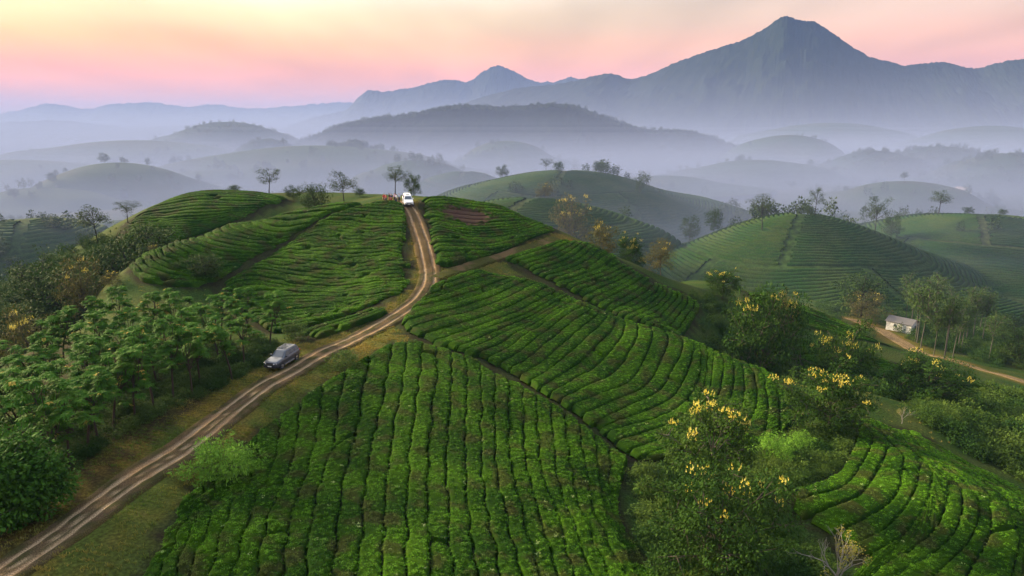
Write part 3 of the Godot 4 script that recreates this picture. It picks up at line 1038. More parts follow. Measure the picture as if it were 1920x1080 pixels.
# Hedges that run round the hill in rings, with a footpath and two cross paths left open.
func hill_rows(h: Dictionary) -> ArrayMesh:
	var b := MB.new()
	var mean: float = (h.rx + h.rz) / 2
	var face := atan2(-h.z, -h.x)      # towards the viewer's side of the hill
	var across := [0.0, 0.12, 0.5, 0.88, 1.0]
	var up := [0.0, 0.62, 0.8, 0.6, 0.0]
	var gap: float = 1.7 if h.tea == 1 else 2.6
	var path_ring := int(0.52 * mean / gap)
	var k := 2
	while k * gap / mean < 1.12:
		if k == path_ring:
			k += 1
			continue
		var r0: float = (k + 0.06) * gap / mean
		var r1: float = (k + 0.92) * gap / mean
		var steps := clampi(int(r0 * mean * 4.2 / 1.4), 24, 220)
		var last := -1
		for s in steps + 1:
			var a := face + (float(s) / steps - 0.5) * 4.2
			var wob := noise.get_noise_2d(cos(a) * 3.0 + k * 0.04, sin(a) * 3.0 + h.x) * 0.6 / mean
			var cut: bool = absf(wrapf(a - face - 0.1 - (0.0 if k < path_ring else 0.55), -PI, PI)) * r0 * mean < 1.1
			if k > path_ring and absf(wrapf(a - face + 0.5, -PI, PI)) * r0 * mean < 1.1:
				cut = true
			var first := b.v.size()
			for q in 5:
				var r: float = lerpf(r0, r1, across[q]) + wob
				# hill_y bends radii by noise: walk the ring in the bent radius so that rows keep their level
				var ex: float = r * cos(a) * h.rx
				var ez: float = r * sin(a) * h.rz
				var c := cos(h.turn)
				var sn := sin(h.turn)
				var x: float = h.x + ex * c + ez * sn
				var z: float = h.z - ex * sn + ez * c
				var n1 := noise.get_noise_2d(x * 0.6, z * 0.6)
				var y: float = hill_y(h, x, z) + up[q] * (1.0 + 0.25 * n1) - 0.1
				b.v.append(Vector3(x, y, z))
				var n2 := noise.get_noise_2d(x * 0.06 + 5, z * 0.06)
				b.c.append(Color(0.026, 0.072, 0.014).lerp(Color(0.058, 0.092, 0.022), clampf(0.4 + 0.5 * n1 + 0.5 * n2, 0, 1)))
			if last >= 0 and not cut:
				for q in 4:
					b.quad(last + q, last + q + 1, first + q + 1, first + q)
			last = -1 if cut else first
		k += 1
	return b.mesh()

# ------------------------------------------------------------------ mountains
func build_mountains() -> void:
	var ridged := FastNoiseLite.new()
	ridged.seed = 5
	ridged.frequency = 1.0
	ridged.fractal_type = FastNoiseLite.FRACTAL_RIDGED
	ridged.fractal_octaves = 4
	for mi in MOUNTAINS.size():
		var wide: float = MOUNTAINS[mi][0]
		var flat: Array = MOUNTAINS[mi][1]
		var cx := []
		var cy := []
		var dist := Vector2(flat[0], flat[2]).length()
		for i in range(0, flat.size(), 3):
			cx.append(Vector2(flat[i], flat[i + 2]))
			cy.append(Vector2(0, flat[i + 1]))
		var line := spline(cx, 24)
		var high := spline(cy, 24)
		var away := ((cx[0] as Vector2) + (cx[-1] as Vector2)).normalized()
		var b := MB.new()
		var m := 34
		for i in line.size():
			var p: Vector2 = line[i]
			for j in range(-m, m + 1):
				var t := float(j) / m
				var tt := signf(t) * pow(absf(t), 1.35)
				var q := p + away * tt * wide
				var spur := ridged.get_noise_2d(q.x / (dist * 0.09), q.y / (dist * 0.09)) * 0.5 + 0.5
				var drop := absf(tt)
				var prof := pow(1.0 - drop, 1.25)
				prof = clampf(prof + (spur - 0.55) * 0.22 * smoothstep(0.0, 0.5, drop) * (1.0 - drop), 0.0, 1.0)
				var y: float = lerpf(-6.0, high[i].y, prof)
				y += noise.get_noise_2d(q.x / (dist * 0.0035), q.y / (dist * 0.0035)) * dist * 0.0010
				y += noise.get_noise_2d(q.x / (dist * 0.014), q.y / (dist * 0.014)) * dist * 0.0012
				b.v.append(Vector3(q.x, y, q.y))
				b.c.append(Color(0.013, 0.025, 0.012).lerp(Color(0.022, 0.034, 0.017), clampf(0.5 + noise.get_noise_2d(q.x / (dist * 0.02), q.y / (dist * 0.02)), 0, 1)))
		var w := 2 * m + 1
		for i in line.size() - 1:
			for j in w - 1:
				var a := i * w + j
				b.quad(a, a + 1, a + w + 1, a + w)
		var o := top("mountain", b.mesh(), mats.far_ground)
		o.set_meta("kind", "structure")

# ------------------------------------------------------------------ ground and valley
func build_ground() -> void:
	place_rows()
	var b := MB.new()
	for j in FNZ:
		for i in FNX:
			var x := FX0 + i
			var z := FZ0 + j
			var y := fine_h[j * FNX + i]
			var d := track_d[j * FNX + i]
			if d < 1.9:
				y -= 0.35 * (1.0 - smoothstep(0.9, 1.9, d))
			if i == 0 or j == 0 or i == FNX - 1 or j == FNZ - 1:
				y -= 6.0
			b.v.append(Vector3(x, y, z))
			var n := noise.get_noise_2d(x * 0.12, z * 0.12)
			var n2 := noise.get_noise_2d(x * 0.45 + 30, z * 0.45)
			var col := Color(0.048, 0.095, 0.020).lerp(Color(0.085, 0.110, 0.028), clampf(0.4 + n + 0.4 * n2, 0, 1))
			if field_mask[j * FNX + i]:
				col = Color(0.038, 0.034, 0.018).lerp(Color(0.045, 0.060, 0.020), clampf(0.5 + n2, 0, 1))
			else:
				var verge := 1.0 - smoothstep(2.5, 7.0, d)
				var dry := Color(0.20, 0.145, 0.035).lerp(Color(0.095, 0.125, 0.024), clampf((0.62 if z > -62.0 else 0.25) + n * 0.9 + n2 * 0.7, 0, 1))
				col = col.lerp(dry, verge * 0.9)
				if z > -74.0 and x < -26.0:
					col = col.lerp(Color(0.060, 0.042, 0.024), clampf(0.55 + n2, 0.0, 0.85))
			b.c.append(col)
	for j in FNZ - 1:
		for i in FNX - 1:
			var a := j * FNX + i
			b.quad(a, a + 1, a + FNX + 1, a + FNX)
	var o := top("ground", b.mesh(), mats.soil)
	o.set_meta("kind", "structure")

func build_valley() -> void:
	var b := MB.new()
	var n := 161
	for j in n:
		for i in n:
			var fx := float(i) / (n - 1) * 2.0 - 1.0
			var fz := float(j) / (n - 1) * 2.0 - 1.0
			var x := sinh(fx * 5.0) / sinh(5.0) * 11000.0
			var z := sinh(fz * 5.0) / sinh(5.0) * 11000.0 - 120.0
			var y := valley_y(x, z)
			if absf(x) < 150.0 and z > -236.0 and z < 36.0:
				y = minf(y, -4.0) - 10.0
			b.v.append(Vector3(x, y, z))
			var k := noise.get_noise_2d(x * 0.013, z * 0.013)
			b.c.append(Color(0.045, 0.075, 0.022).lerp(Color(0.095, 0.100, 0.040), clampf(0.4 + k, 0, 1)))
	for j in n - 1:
		for i in n - 1:
			var a := j * n + i
			b.quad(a, a + 1, a + n + 1, a + n)
	var o := top("valley", b.mesh(), mats.far_ground)
	o.set_meta("kind", "structure")

# ------------------------------------------------------------------ tracks
func build_tracks() -> void:
	ribbon("dirt_track", curves.track, 1.75, true)
	ribbon("footpath", curves.path, 1.0, false)
	ribbon("valley_road", curves.valley_road, 2.1, false)

func ribbon(called: String, line: Array, half: float, ruts: bool) -> void:
	var b := MB.new()
	var m := 26
	for i in line.size():
		var p: Vector2 = line[i]
		var d: Vector2 = ((line[mini(i + 2, line.size() - 1)] as Vector2) - line[maxi(i - 2, 0)]).normalized()
		var side := Vector2(-d.y, d.x)
		for j in m + 1:
			var t := float(j) / m * 2.0 - 1.0
			var off := t * half
			var q := p + side * off
			var n := noise.get_noise_2d(q.x * 0.7, q.y * 0.7)
			var n2 := noise.get_noise_2d(q.x * 2.3 + 9, q.y * 2.3)
			var slow := noise.get_noise_2d(q.x * 0.13 + 70, q.y * 0.13)
			var y := near_y(q.x, q.y) + 0.06 + n * 0.03
			var edge := smoothstep(0.72, 1.0, absf(t))
			y -= edge * edge * 0.45
			var col := Color(0.20, 0.140, 0.080).lerp(Color(0.095, 0.095, 0.036), clampf(0.5 + n + 0.3 * n2, 0, 1))
			if ruts:
				var worn := 0.17 + 0.07 * slow + 0.05 * n2
				var wander := 0.10 * noise.get_noise_2d(i * 0.05, 3.0)
				var r := minf(absf(off - 0.66 - wander), absf(off + 0.66 - wander))
				var rut := 1.0 - smoothstep(worn * 0.6, worn * 1.5, r)
				# a third, fainter wheel mark in the middle where the track is worn widest
				if i < 60:
					rut = maxf(rut, (1.0 - smoothstep(0.10, 0.24, absf(off - 0.1 - wander * 2.0))) * clampf(0.35 + n * 1.2, 0, 0.8))
				y -= rut * 0.09
				col = col.lerp(Color(0.72, 0.53, 0.34).lerp(Color(0.56, 0.36, 0.20), clampf(0.4 + n2 + slow, 0, 1)), rut)
				if line.size() - i < 62:
					col = col.lerp(Color(0.30, 0.16, 0.075), 0.45 * clampf(0.4 + n, 0, 1))
				col = col.lerp(Color(0.15, 0.125, 0.032), edge)
			else:
				col = Color(0.42, 0.30, 0.16).lerp(Color(0.30, 0.215, 0.115), clampf(0.4 + n + n2 * 0.5, 0, 1)) if half > 1.5 else Color(0.115, 0.125, 0.032).lerp(Color(0.26, 0.18, 0.09), clampf(slow * 1.6 + n * 0.8 - 0.1, 0, 1))
				col = col.lerp(Color(0.10, 0.10, 0.03), edge * 0.8)
			b.v.append(Vector3(q.x, y, q.y))
			b.c.append(col)
	var w := m + 1
	for i in line.size() - 1:
		for j in m:
			var a := i * w + j
			b.quad(a, a + w, a + w + 1, a + 1)
	var o := top(called, b.mesh(), mats.dirt)
	o.set_meta("kind", "structure")

# ------------------------------------------------------------------ tea rows
var rows := []
const FIELD_TEXT := {
	"front": ["clipped tea hedge row of the large front field, %s counted from the dirt track", "tea rows of the front field", 0.25, 24.0],
	"middle": ["curving tea hedge row of the rounded middle field, %s counted from the footpath", "tea rows of the middle field", 0.3, 18.0],
	"shaded": ["tea hedge row of the darker slope below the footpath, %s counted from the path", "tea rows below the footpath", 0.45, 8.0],
	"knoll": ["tea hedge row of the knoll right of the white car, %s counted from the top", "tea rows of the knoll", 0.45, 8.0],
	"slope": ["tea hedge row of the hillside left of the track, %s counted from the crest", "tea rows left of the track", 0.45, 8.0],
	"strip": ["short tea hedge row of the narrow strip beside the track bend, %s from the hillside", "tea rows of the narrow strip", 0.35, 8.0],
	"shoulder": ["tea hedge row of the left shoulder beyond the dark ditch, %s counted from the crest", "tea rows of the left shoulder", 0.5, 5.0],
	"back": ["tea hedge row of the rear left hill, %s counted from its top", "tea rows of the rear left hill", 0.6, 3.0],
	"bowl": ["tea hedge row curling round the lower right hollow, %s counted outward from the flowering trees", "tea rows of the lower right hollow", 0.28, 18.0],
	"spur": ["tea hedge row of the low bright spur above the valley road, %s from its top", "tea rows of the low spur", 0.6, 3.0],
	"hollow": ["tea hedge row of the dip below the valley road, %s counted from the spur", "tea rows of the dip", 0.6, 3.0],
}

func ordinal(k: int) -> String:
	return "%d%s" % [k, "th" if k % 100 in [11, 12, 13] else {1: "st", 2: "nd", 3: "rd"}.get(k % 10, "th")]

# Positions first (the ground's colour depends on them): every field is a set of traced rows with others spaced between them.
func place_rows() -> void:
	for name_ in FIELDS:
		var keys := []
		var longest := 0.0
		for flat in FIELDS[name_].keys:
			var pts := []
			for i in range(0, flat.size(), 2):
				pts.append(Vector2(flat[i], flat[i + 1]))
			if name_ in ["front", "middle"]:
				pts[0] += ((pts[0] as Vector2) - pts[1]).normalized() * 0.55
			var sm := spline(pts, 10)
			var len_ := 0.0
			for i in sm.size() - 1:
				len_ += (sm[i] as Vector2).distance_to(sm[i + 1])
			longest = maxf(longest, len_)
			keys.append(sm)
		var count := int(longest / FIELD_TEXT[name_][2]) + 2
		var even := []
		for k in keys:
			even.append(by_count(k, count))
		# row lines (edges between hedges)
		var lines := []
		var ns: Array = FIELDS[name_].n
		for s in ns.size():
			for q in int(ns[s]) + (1 if s == ns.size() - 1 else 0):
				var t: float = float(q) / ns[s]
				var line := PackedVector2Array()
				line.resize(count)
				var a: Array = even[maxi(s - 1, 0)]
				var b: Array = even[s]
				var c: Array = even[s + 1]
				var d: Array = even[mini(s + 2, even.size() - 1)]
				var na: float = float(ns[maxi(s - 1, 0)]) / ns[s]
				var nd: float = float(ns[mini(s + 1, ns.size() - 1)]) / ns[s]
				for i in count:
					# cubic Hermite with slopes that allow for unequal numbers of rows between the traced ones
					var pb: Vector2 = b[i]
					var pc: Vector2 = c[i]
					var mb: Vector2 = (pc - a[i]) / (1.0 + na) if s > 0 else pc - pb
					var mc: Vector2 = (d[i] - pb) / (1.0 + nd) if s < ns.size() - 1 else pc - pb
					var t2 := t * t
					var t3 := t2 * t
					var p := pb * (2 * t3 - 3 * t2 + 1) + mb * (t3 - 2 * t2 + t) + pc * (-2 * t3 + 3 * t2) + mc * (t3 - t2)
					var wob := noise.get_noise_2d(p.x * 0.35 + 17, p.y * 0.35) * 0.16
					line[i] = p + Vector2(wob, -wob)
				lines.append(line)
		for line: PackedVector2Array in lines:
			for e in [[line[0], line[0] - line[2]], [line[-1], line[-1] - line[-3]]]:
				for s in 4:
					var p: Vector2 = e[0] + (e[1] as Vector2).normalized() * 0.4 * s
					var gi := clampi(int(round(p.x - FX0)), 0, FNX - 1)
					var gj := clampi(int(round(p.y - FZ0)), 0, FNZ - 1)
					if track_d[gj * FNX + gi] > 3.0:
						field_mask[gj * FNX + gi] = 1
		for k in lines.size() - 1:
			rows.append({"field": name_, "a": lines[k], "b": lines[k + 1], "k": k})
			for i in range(0, count, 2):
				for f in [0.0, 0.5, 1.0]:
					var p: Vector2 = (lines[k][i] as Vector2).lerp(lines[k + 1][i], f)
					var gi := int(round(p.x - FX0))
					var gj := int(round(p.y - FZ0))
					if gi >= 0 and gj >= 0 and gi < FNX and gj < FNZ:
						field_mask[gj * FNX + gi] = 1

const ACROSS := [0.022, 0.034, 0.075, 0.18, 0.38, 0.62, 0.82, 0.925, 0.966, 0.978]
const RISE := [-0.12, 0.46, 0.77, 0.86, 0.88, 0.88, 0.86, 0.77, 0.46, -0.12]

func build_tea() -> void:
	rng.seed = 99
	var tuft := tea_tuft()
	for row in rows:
		var text: Array = FIELD_TEXT[row.field]
		var b := MB.new()
		var la: PackedVector2Array = row.a
		var lb: PackedVector2Array = row.b
		var count := la.size()
		var w := ACROSS.size()
		var tall := 0.64 + rng.randf() * 0.14
		var gap_at := rng.randi_range(10, count * 3)
		var shoots := []
		var tints := []
		var dens: float = text[3]
		var tone := rng.randf()
		var rough := 0.55 if dens < 10.0 else 1.0
		var early := rng.randi_range(0, 2)
		var late := count - 1 - rng.randi_range(0, 3)
		var rings := 0
		for i in range(early, late + 1):
			var pa := la[i]
			var pb := lb[i]
			var along := (la[mini(i + 1, count - 1)] - la[maxi(i - 1, 0)] + lb[mini(i + 1, count - 1)] - lb[maxi(i - 1, 0)]).normalized()
			var wide := absf(along.cross(pb - pa))
			var lim := clampf(2.1 / maxf(wide, 0.01), 0.0, 1.0) * (0.88 if dens < 10.0 else 1.0)
			var end := minf(i - early, late - i)
			var shape := sqrt(clampf((end + 0.15) / 2.5, 0.0, 1.0))
			if absi(i - gap_at) < 2:
				shape = 0.35
			var hgt := tall * clampf(wide / 1.0, 0.45, 1.05) * shape
			for q in w:
				var f: float = 0.5 + (ACROSS[q] - 0.5) * lim * (0.7 + 0.3 * shape)
				var p := pa.lerp(pb, f)
				var n1 := noise.get_noise_2d(p.x * 1.9, p.y * 1.9)
				var n2 := noise.get_noise_2d(p.x * 4.7 + 31, p.y * 4.7)
				var n3 := noise.get_noise_2d(p.x * 0.16 + 3, p.y * 0.16)
				var y: float = near_y(p.x, p.y) + RISE[q] * hgt * (1.0 + rough * (0.10 * n1 + 0.07 * n2))
				var out := Vector3(p.x + 0.05 * n2, y, p.y + 0.05 * n1)
				b.v.append(out)
				var bare := pruned(p)
				if bare > 0.0:
					out.y -= 0.25 * bare
					b.v[b.v.size() - 1] = out
				b.c.append(tea_color(p, n1, n2, n3, tone, 0.0).lerp(Color(0.19, 0.10, 0.085), bare * 0.85))
			if rings > 0:
				var o := rings * w
				for q in w - 1:
					b.quad(o - w + q, o - w + q + 1, o + q + 1, o + q)
			rings += 1
			# shoots standing out of the clipped top
			if i < late and shape > 0.5:
				var area: float = minf(wide, 2.1) * la[i].distance_to(la[i + 1])
				var many := area * dens
				var k := int(many) + (1 if rng.randf() < many - int(many) else 0)
				for s in k:
					var f := 0.5 + (rng.randf_range(0.03, 0.97) - 0.5) * lim * 0.97
					var t := rng.randf()
					var p := (la[i].lerp(la[i + 1], t)).lerp(lb[i].lerp(lb[i + 1], t), f)
					if pruned(p) > 0.4:
						continue
					var rise := 0.0
					var g := (f - 0.5) / maxf(lim, 0.01) + 0.5
					for q in w - 1:
						if g >= ACROSS[q] and g <= ACROSS[q + 1]:
							rise = lerpf(RISE[q], RISE[q + 1], (g - ACROSS[q]) / (ACROSS[q + 1] - ACROSS[q]))
					var n1 := noise.get_noise_2d(p.x * 1.9, p.y * 1.9)
					var n2 := noise.get_noise_2d(p.x * 4.7 + 31, p.y * 4.7)
					var y: float = near_y(p.x, p.y) + rise * hgt * (1.0 + rough * (0.10 * n1 + 0.07 * n2)) - 0.03
					var lean := Vector3((pb - pa).x, 0, (pb - pa).y).normalized() * (g - 0.5) * 1.3
					var bas := Basis.looking_at(Vector3(rng.randf() - 0.5, 0, rng.randf() - 0.5 + 0.001).normalized(), (Vector3.UP + lean).normalized())
					var sc := rng.randf_range(0.75, 1.35) * (1.35 if dens < 10 else 1.0)
					shoots.append(Transform3D(bas.scaled(Vector3.ONE * sc), Vector3(p.x, y, p.y)))
					tints.append(tea_color(p, n1, n2, noise.get_noise_2d(p.x * 0.16 + 3, p.y * 0.16), tone, rng.randf() * 1.8 - 0.4) if rng.randf() > 0.008 else Color(0.30, 0.38, 0.14))
		if rings < 3:
			continue
		var o := top("tea_row", b.mesh(), mats.hedge)
		tag(o, text[0] % ordinal(row.k + 1), "tea row", text[1])
		if shoots.size():
			multi("leaf_shoots", tuft, mats.tea_leaf, shoots, tints, o)

# The patch on the knoll where the hedges were cut back to bare twigs.
func pruned(p: Vector2) -> float:
	var d := Vector2((p.x + 7.6) / 4.6, (p.y + 117.6) / 3.4).length()
	return 1.0 - smoothstep(0.75, 1.05, d + 0.35 * noise.get_noise_2d(p.x * 0.9, p.y * 0.9))

func tea_color(p: Vector2, n1: float, n2: float, n3: float, tone: float, shoot: float) -> Color:
	var deep := Color(0.028, 0.095, 0.005)
	var fresh := Color(0.108, 0.255, 0.010)
	var c := deep.lerp(fresh, clampf(0.28 + 0.5 * n3 + 0.3 * n1 + 0.25 * n2 + 0.18 * (tone - 0.5) + 0.35 * shoot, 0.0, 1.0))
	# older, reddish-brown foliage in patches
	var old := smoothstep(0.22, 0.62, noise.get_noise_2d(p.x * 0.42 + 88, p.y * 0.42) + 0.3 * n2)
	return c.lerp(Color(0.082, 0.070, 0.026), old * 0.6)

func tea_tuft() -> ArrayMesh:
	var b := MB.new()
	rng.seed = 4
	for k in 10:
		var a := TAU * k / 10.0 + rng.randf() * 0.5
		var up := rng.randf_range(0.25, 1.1)
		var d := Vector3(cos(a), up, sin(a)).normalized() * rng.randf_range(0.06, 0.10)
		var side := d.cross(Vector3.UP).normalized() * 0.024
		var at := Vector3(rng.randf() - 0.5, 0, rng.randf() - 0.5) * 0.22
		b.leaf(at, d, side, Vector3(0, 0.012, 0), Color.WHITE * rng.randf_range(0.8, 1.15))
	return b.mesh(false)

func multi(called: String, mesh: Mesh, m: Material, where: Array, tints: Array, parent: Node) -> MultiMeshInstance3D:
	var mm := MultiMesh.new()
	mm.transform_format = MultiMesh.TRANSFORM_3D
	mm.use_colors = true
	mm.mesh = mesh
	mm.instance_count = where.size()
	for i in where.size():
		mm.set_instance_transform(i, where[i])
		mm.set_instance_color(i, tints[i])
	var o := MultiMeshInstance3D.new()
	o.name = called if parent != self else numbered(called)
	o.multimesh = mm
	o.material_override = m
	o.set_meta("kind", "stuff")
	parent.add_child(o, true)
	return o

# ------------------------------------------------------------------ trees and shrubs
var protos := {}

func ball() -> Vector3:
	while true:
		var v := Vector3(rng.randf() * 2 - 1, rng.randf() * 2 - 1, rng.randf() * 2 - 1)
		if v.length_squared() <= 1.0 and v.length_squared() > 0.001:
			return v
	return Vector3.UP

func arc(a: Vector3, mid: Vector3, b: Vector3, n: int) -> Array:
	var out := []
	for i in n + 1:
		var t := float(i) / n
		out.append(a.lerp(mid, t).lerp(mid.lerp(b, t), t))
	return out

func taper(a: float, b: float, n: int) -> Array:
	var out := []
	for i in n + 1:
		out.append(lerpf(a, b, float(i) / n))
	return out

# A broadleaf tree: trunk and limbs reaching into an ellipsoid, leaf clumps at the twig ends.
func grow(o: Dictionary) -> Dictionary:
	rng.seed = o.seed
	var wood := MB.new()
	var crown := MB.new()
	var bloom := MB.new()
	var hh: float = o.h
	var bark: Color = o.bark
	var mid := Vector3(0, hh * (o.clear + 1.0) * 0.5, 0) + Vector3(rng.randf() - 0.5, 0, rng.randf() - 0.5) * hh * 0.1
	var rad := Vector3(o.spread, hh * (1.0 - o.clear) * 0.5, o.spread)
	var fork := Vector3(mid.x * 0.5, hh * maxf(o.clear, 0.12), mid.z * 0.5)
	wood.tube(arc(Vector3(0, -0.3, 0), Vector3(fork.x * 0.1, fork.y * 0.5, 0), fork, 6), taper(hh * o.girth, hh * o.girth * 0.7, 6), 8, bark)
	wood.tube(arc(fork, fork.lerp(mid, 0.6) + ball() * hh * 0.03, mid + Vector3(0, rad.y * 0.5, 0), 5), taper(hh * o.girth * 0.65, hh * 0.004, 5), 6, bark)
	var tips := []
	for k in int(o.limbs):
		var az: float = k * 2.39996 + rng.randf() * 0.6
		var up: float = lerpf(o.get("low", -0.75), 0.98, (k + 0.5) / o.limbs)
		var dir := Vector3(cos(az) * sqrt(1 - up * up), up, sin(az) * sqrt(1 - up * up))
		var reach := rng.randf_range(0.62, 1.0)
		var tip := mid + dir * rad * reach
		var from := fork.lerp(mid, clampf((up + 0.9) * 0.45, 0.0, 1.0))
		var bend := from.lerp(tip, 0.5) + Vector3(0, hh * 0.04, 0) + ball() * hh * 0.03
		var line := arc(from, bend, tip, 5)
		wood.tube(line, taper(hh * o.girth * 0.34, hh * 0.003, 5), 5, bark)
		tips.append([tip, dir])
		for s in int(o.twigs):
			var at: Vector3 = line[rng.randi_range(2, 5)]
			var t2: Vector3 = at + (ball() * Vector3(1, 0.7, 1) + dir * 0.35) * o.spread * 0.36
			wood.tube([at, at.lerp(t2, 0.5) + ball() * 0.06, t2], [hh * 0.006, hh * 0.004, hh * 0.002], 4, bark)
			tips.append([t2, dir])
	for tp in tips:
		var p: Vector3 = tp[0]
		if rng.randf() < o.get("thin", 0.0):
			continue
		var r: float = o.clump * rng.randf_range(0.65, 1.25)
		var shade: float = rng.randf()
		for k in int(o.leaves * rng.randf_range(0.7, 1.3)):
			var q := ball()
			q = q.normalized() * pow(q.length(), 0.5)
			var at := p + q * Vector3(r, r * 0.62, r)
			var d := (q + Vector3(0, rng.randf_range(-0.9, 0.35), 0) + ball() * 0.8).normalized()
			var l: float = o.leaf * rng.randf_range(0.7, 1.3)
			var side: Vector3 = d.cross((Vector3.UP + ball() * 0.7).normalized()).normalized() * l * o.get("fat", 0.22)
			crown.leaf(at, d * l, side, Vector3(0, -0.06 * l, 0), (o.dark as Color).lerp(o.light, clampf(shade * 0.5 + rng.randf() * 0.6, 0, 1)))
		if o.get("bloom", 0.0) > 0.0 and p.y > mid.y + rad.y * o.get("bloom_from", 0.1) and rng.randf() < o.bloom:
			for s in rng.randi_range(8, 18):
				var foot := p + Vector3(rng.randf() - 0.5, 0, rng.randf() - 0.5) * r * 1.0 + Vector3(0, r * rng.randf_range(0.3, 0.75), 0)
				var tall: float = rng.randf_range(0.2, 0.42) * o.get("spike", 0.72)
				var lean := (Vector3.UP + ball() * 0.35).normalized()
				var gold := Color(0.72, 0.56, 0.04).lerp(Color(0.80, 0.70, 0.20), rng.randf())
				for q in 16:
					var t := q / 16.0
					var around := Vector3(cos(q * 2.4), rng.randf_range(0.0, 0.6), sin(q * 2.4))
					var w: float = 0.075 * (1.0 - 0.75 * t) * o.get("spike", 0.72)
					var sd: Vector3 = around.cross(Vector3.UP).normalized() * w * 0.6
					bloom.leaf(foot + lean * tall * t, around.normalized() * w * 1.5, sd, Vector3.ZERO, gold * rng.randf_range(0.6, 1.08))
	return {"h": hh, "spread": o.spread + o.clump * 0.5, "trunk": wood.mesh(), "crown": crown.mesh(false), "blossoms": bloom.mesh(false) if bloom.v.size() else null}

# A slender tree whose limbs end in drooping rosettes of long compound leaves.
func grow_rosettes(seed_: int) -> Dictionary:
	rng.seed = seed_
	var wood := MB.new()
	var crown := MB.new()
	var hh := rng.randf_range(8.0, 10.5)
	var bark := Color(0.13, 0.105, 0.08)
	var crest := Vector3((rng.randf() - 0.5) * 2.2, hh * rng.randf_range(0.5, 0.68), (rng.randf() - 0.5) * 2.2)
	wood.tube(arc(Vector3(0, -0.3, 0), Vector3(0.15, hh * 0.3, 0.1), crest, 7), taper(0.13, 0.07, 7), 7, bark)
	var ends := []
	for k in rng.randi_range(9, 13):
		var a := k * 2.4 + rng.randf() * 0.5
		var up := rng.randf_range(-0.45, 0.98)
		var out := rng.randf_range(0.45, 1.0) * sqrt(1.0 - up * up * 0.8) * rng.randf_range(1.3, 2.1)
		var from := Vector3(crest.x, 0, crest.z) * rng.randf_range(0.6, 1.0) + Vector3(0, hh * rng.randf_range(0.34, 0.6), 0)
		var tip := Vector3(crest.x + cos(a) * out, hh * (0.60 + 0.38 * up), crest.z + sin(a) * out)
		wood.tube(arc(from, Vector3(tip.x * 0.8, from.y + (tip.y - from.y) * 0.35, tip.z * 0.8), tip, 5), taper(0.055, 0.022, 5), 5, bark)
		ends.append(tip)
		for s in rng.randi_range(1, 3):
			var t2 := tip + Vector3(rng.randf() - 0.5, rng.randf_range(-0.7, 0.25), rng.randf() - 0.5) * 1.6
			wood.tube([tip.lerp(from, 0.3), t2], [0.03, 0.018], 4, bark)
			ends.append(t2)
	for p: Vector3 in ends:
		var fresh := rng.randf()
		var fronds := rng.randi_range(11, 15)
		var size := rng.randf_range(0.65, 1.15)
		for f in fronds:
			var a := TAU * f / fronds + rng.randf() * 0.4
			var lift := rng.randf_range(-0.15, 1.1)
			var dir := Vector3(cos(a), lift, sin(a)).normalized()
			var len_ := rng.randf_range(0.5, 0.8) * size
			var col := Color(0.024, 0.080, 0.010).lerp(Color(0.070, 0.160, 0.020), clampf(fresh * 0.6 + rng.randf() * 0.5, 0, 1))
			if rng.randf() < 0.02:
				col = Color(0.32, 0.25, 0.05)
			var prev := p
			for s in 5:
				var t := (s + 1) / 5.0
				var q := p + dir * len_ * t + Vector3(0, -0.55 * len_ * t * t, 0)
				var d := (q - prev).normalized()
				var sd := d.cross(Vector3.UP).normalized()
				for w: float in [-1.0, 1.0]:
					crown.leaf(prev, (d * 0.75 + sd * w * 0.8 + Vector3(0, -0.22, 0)) * 0.27, (d * 0.5 - sd * w * 0.5) * 0.085, Vector3(0, 0.02, 0), col * rng.randf_range(0.85, 1.15))
				prev = q
			crown.leaf(prev, dir * 0.22 + Vector3(0, -0.14, 0), dir.cross(Vector3.UP) * 0.06, Vector3.ZERO, col)
	return {"h": hh, "trunk": wood.mesh(), "crown": crown.mesh(false), "blossoms": null}

# A leafless tree: forking twigs, a handful of yellow leaves.
func grow_bare(seed_: int) -> Dictionary:
	rng.seed = seed_
	var wood := MB.new()
	var crown := MB.new()
	var todo := [[Vector3(0, -0.3, 0), Vector3(0.05, 1, 0), 1.7, 0.10, 0]]
	while todo.size():
		var b: Array = todo.pop_back()
		var from: Vector3 = b[0]
		var dir: Vector3 = (b[1] as Vector3).normalized()
		var len_: float = b[2]
		var tip := from + dir * len_
		wood.tube(arc(from, from.lerp(tip, 0.5) + ball() * len_ * 0.09, tip, 3), taper(b[3], b[3] * 0.62, 3), 5, Color(0.55, 0.52, 0.46))
		if b[4] < 5:
			for k in (4 if b[4] == 0 else rng.randi_range(2, 3)):
				todo.append([from.lerp(tip, rng.randf_range(0.6, 1.0)) if k else tip, dir + ball() * 0.75 + Vector3(0, 0.12, 0), len_ * rng.randf_range(0.6, 0.82), b[3] * 0.6, b[4] + 1])
		if b[4] >= 3 and tip.x < 0.2:
			for k in 4:
				var d := ball().normalized() * 0.13
				crown.leaf(tip + ball() * 0.18, d, d.cross(Vector3.UP) * 0.3, Vector3.ZERO, Color(0.30, 0.24, 0.04).lerp(Color(0.14, 0.16, 0.03), rng.randf()))
	return {"h": 5.6, "trunk": wood.mesh(), "crown": crown.mesh(false), "blossoms": null}

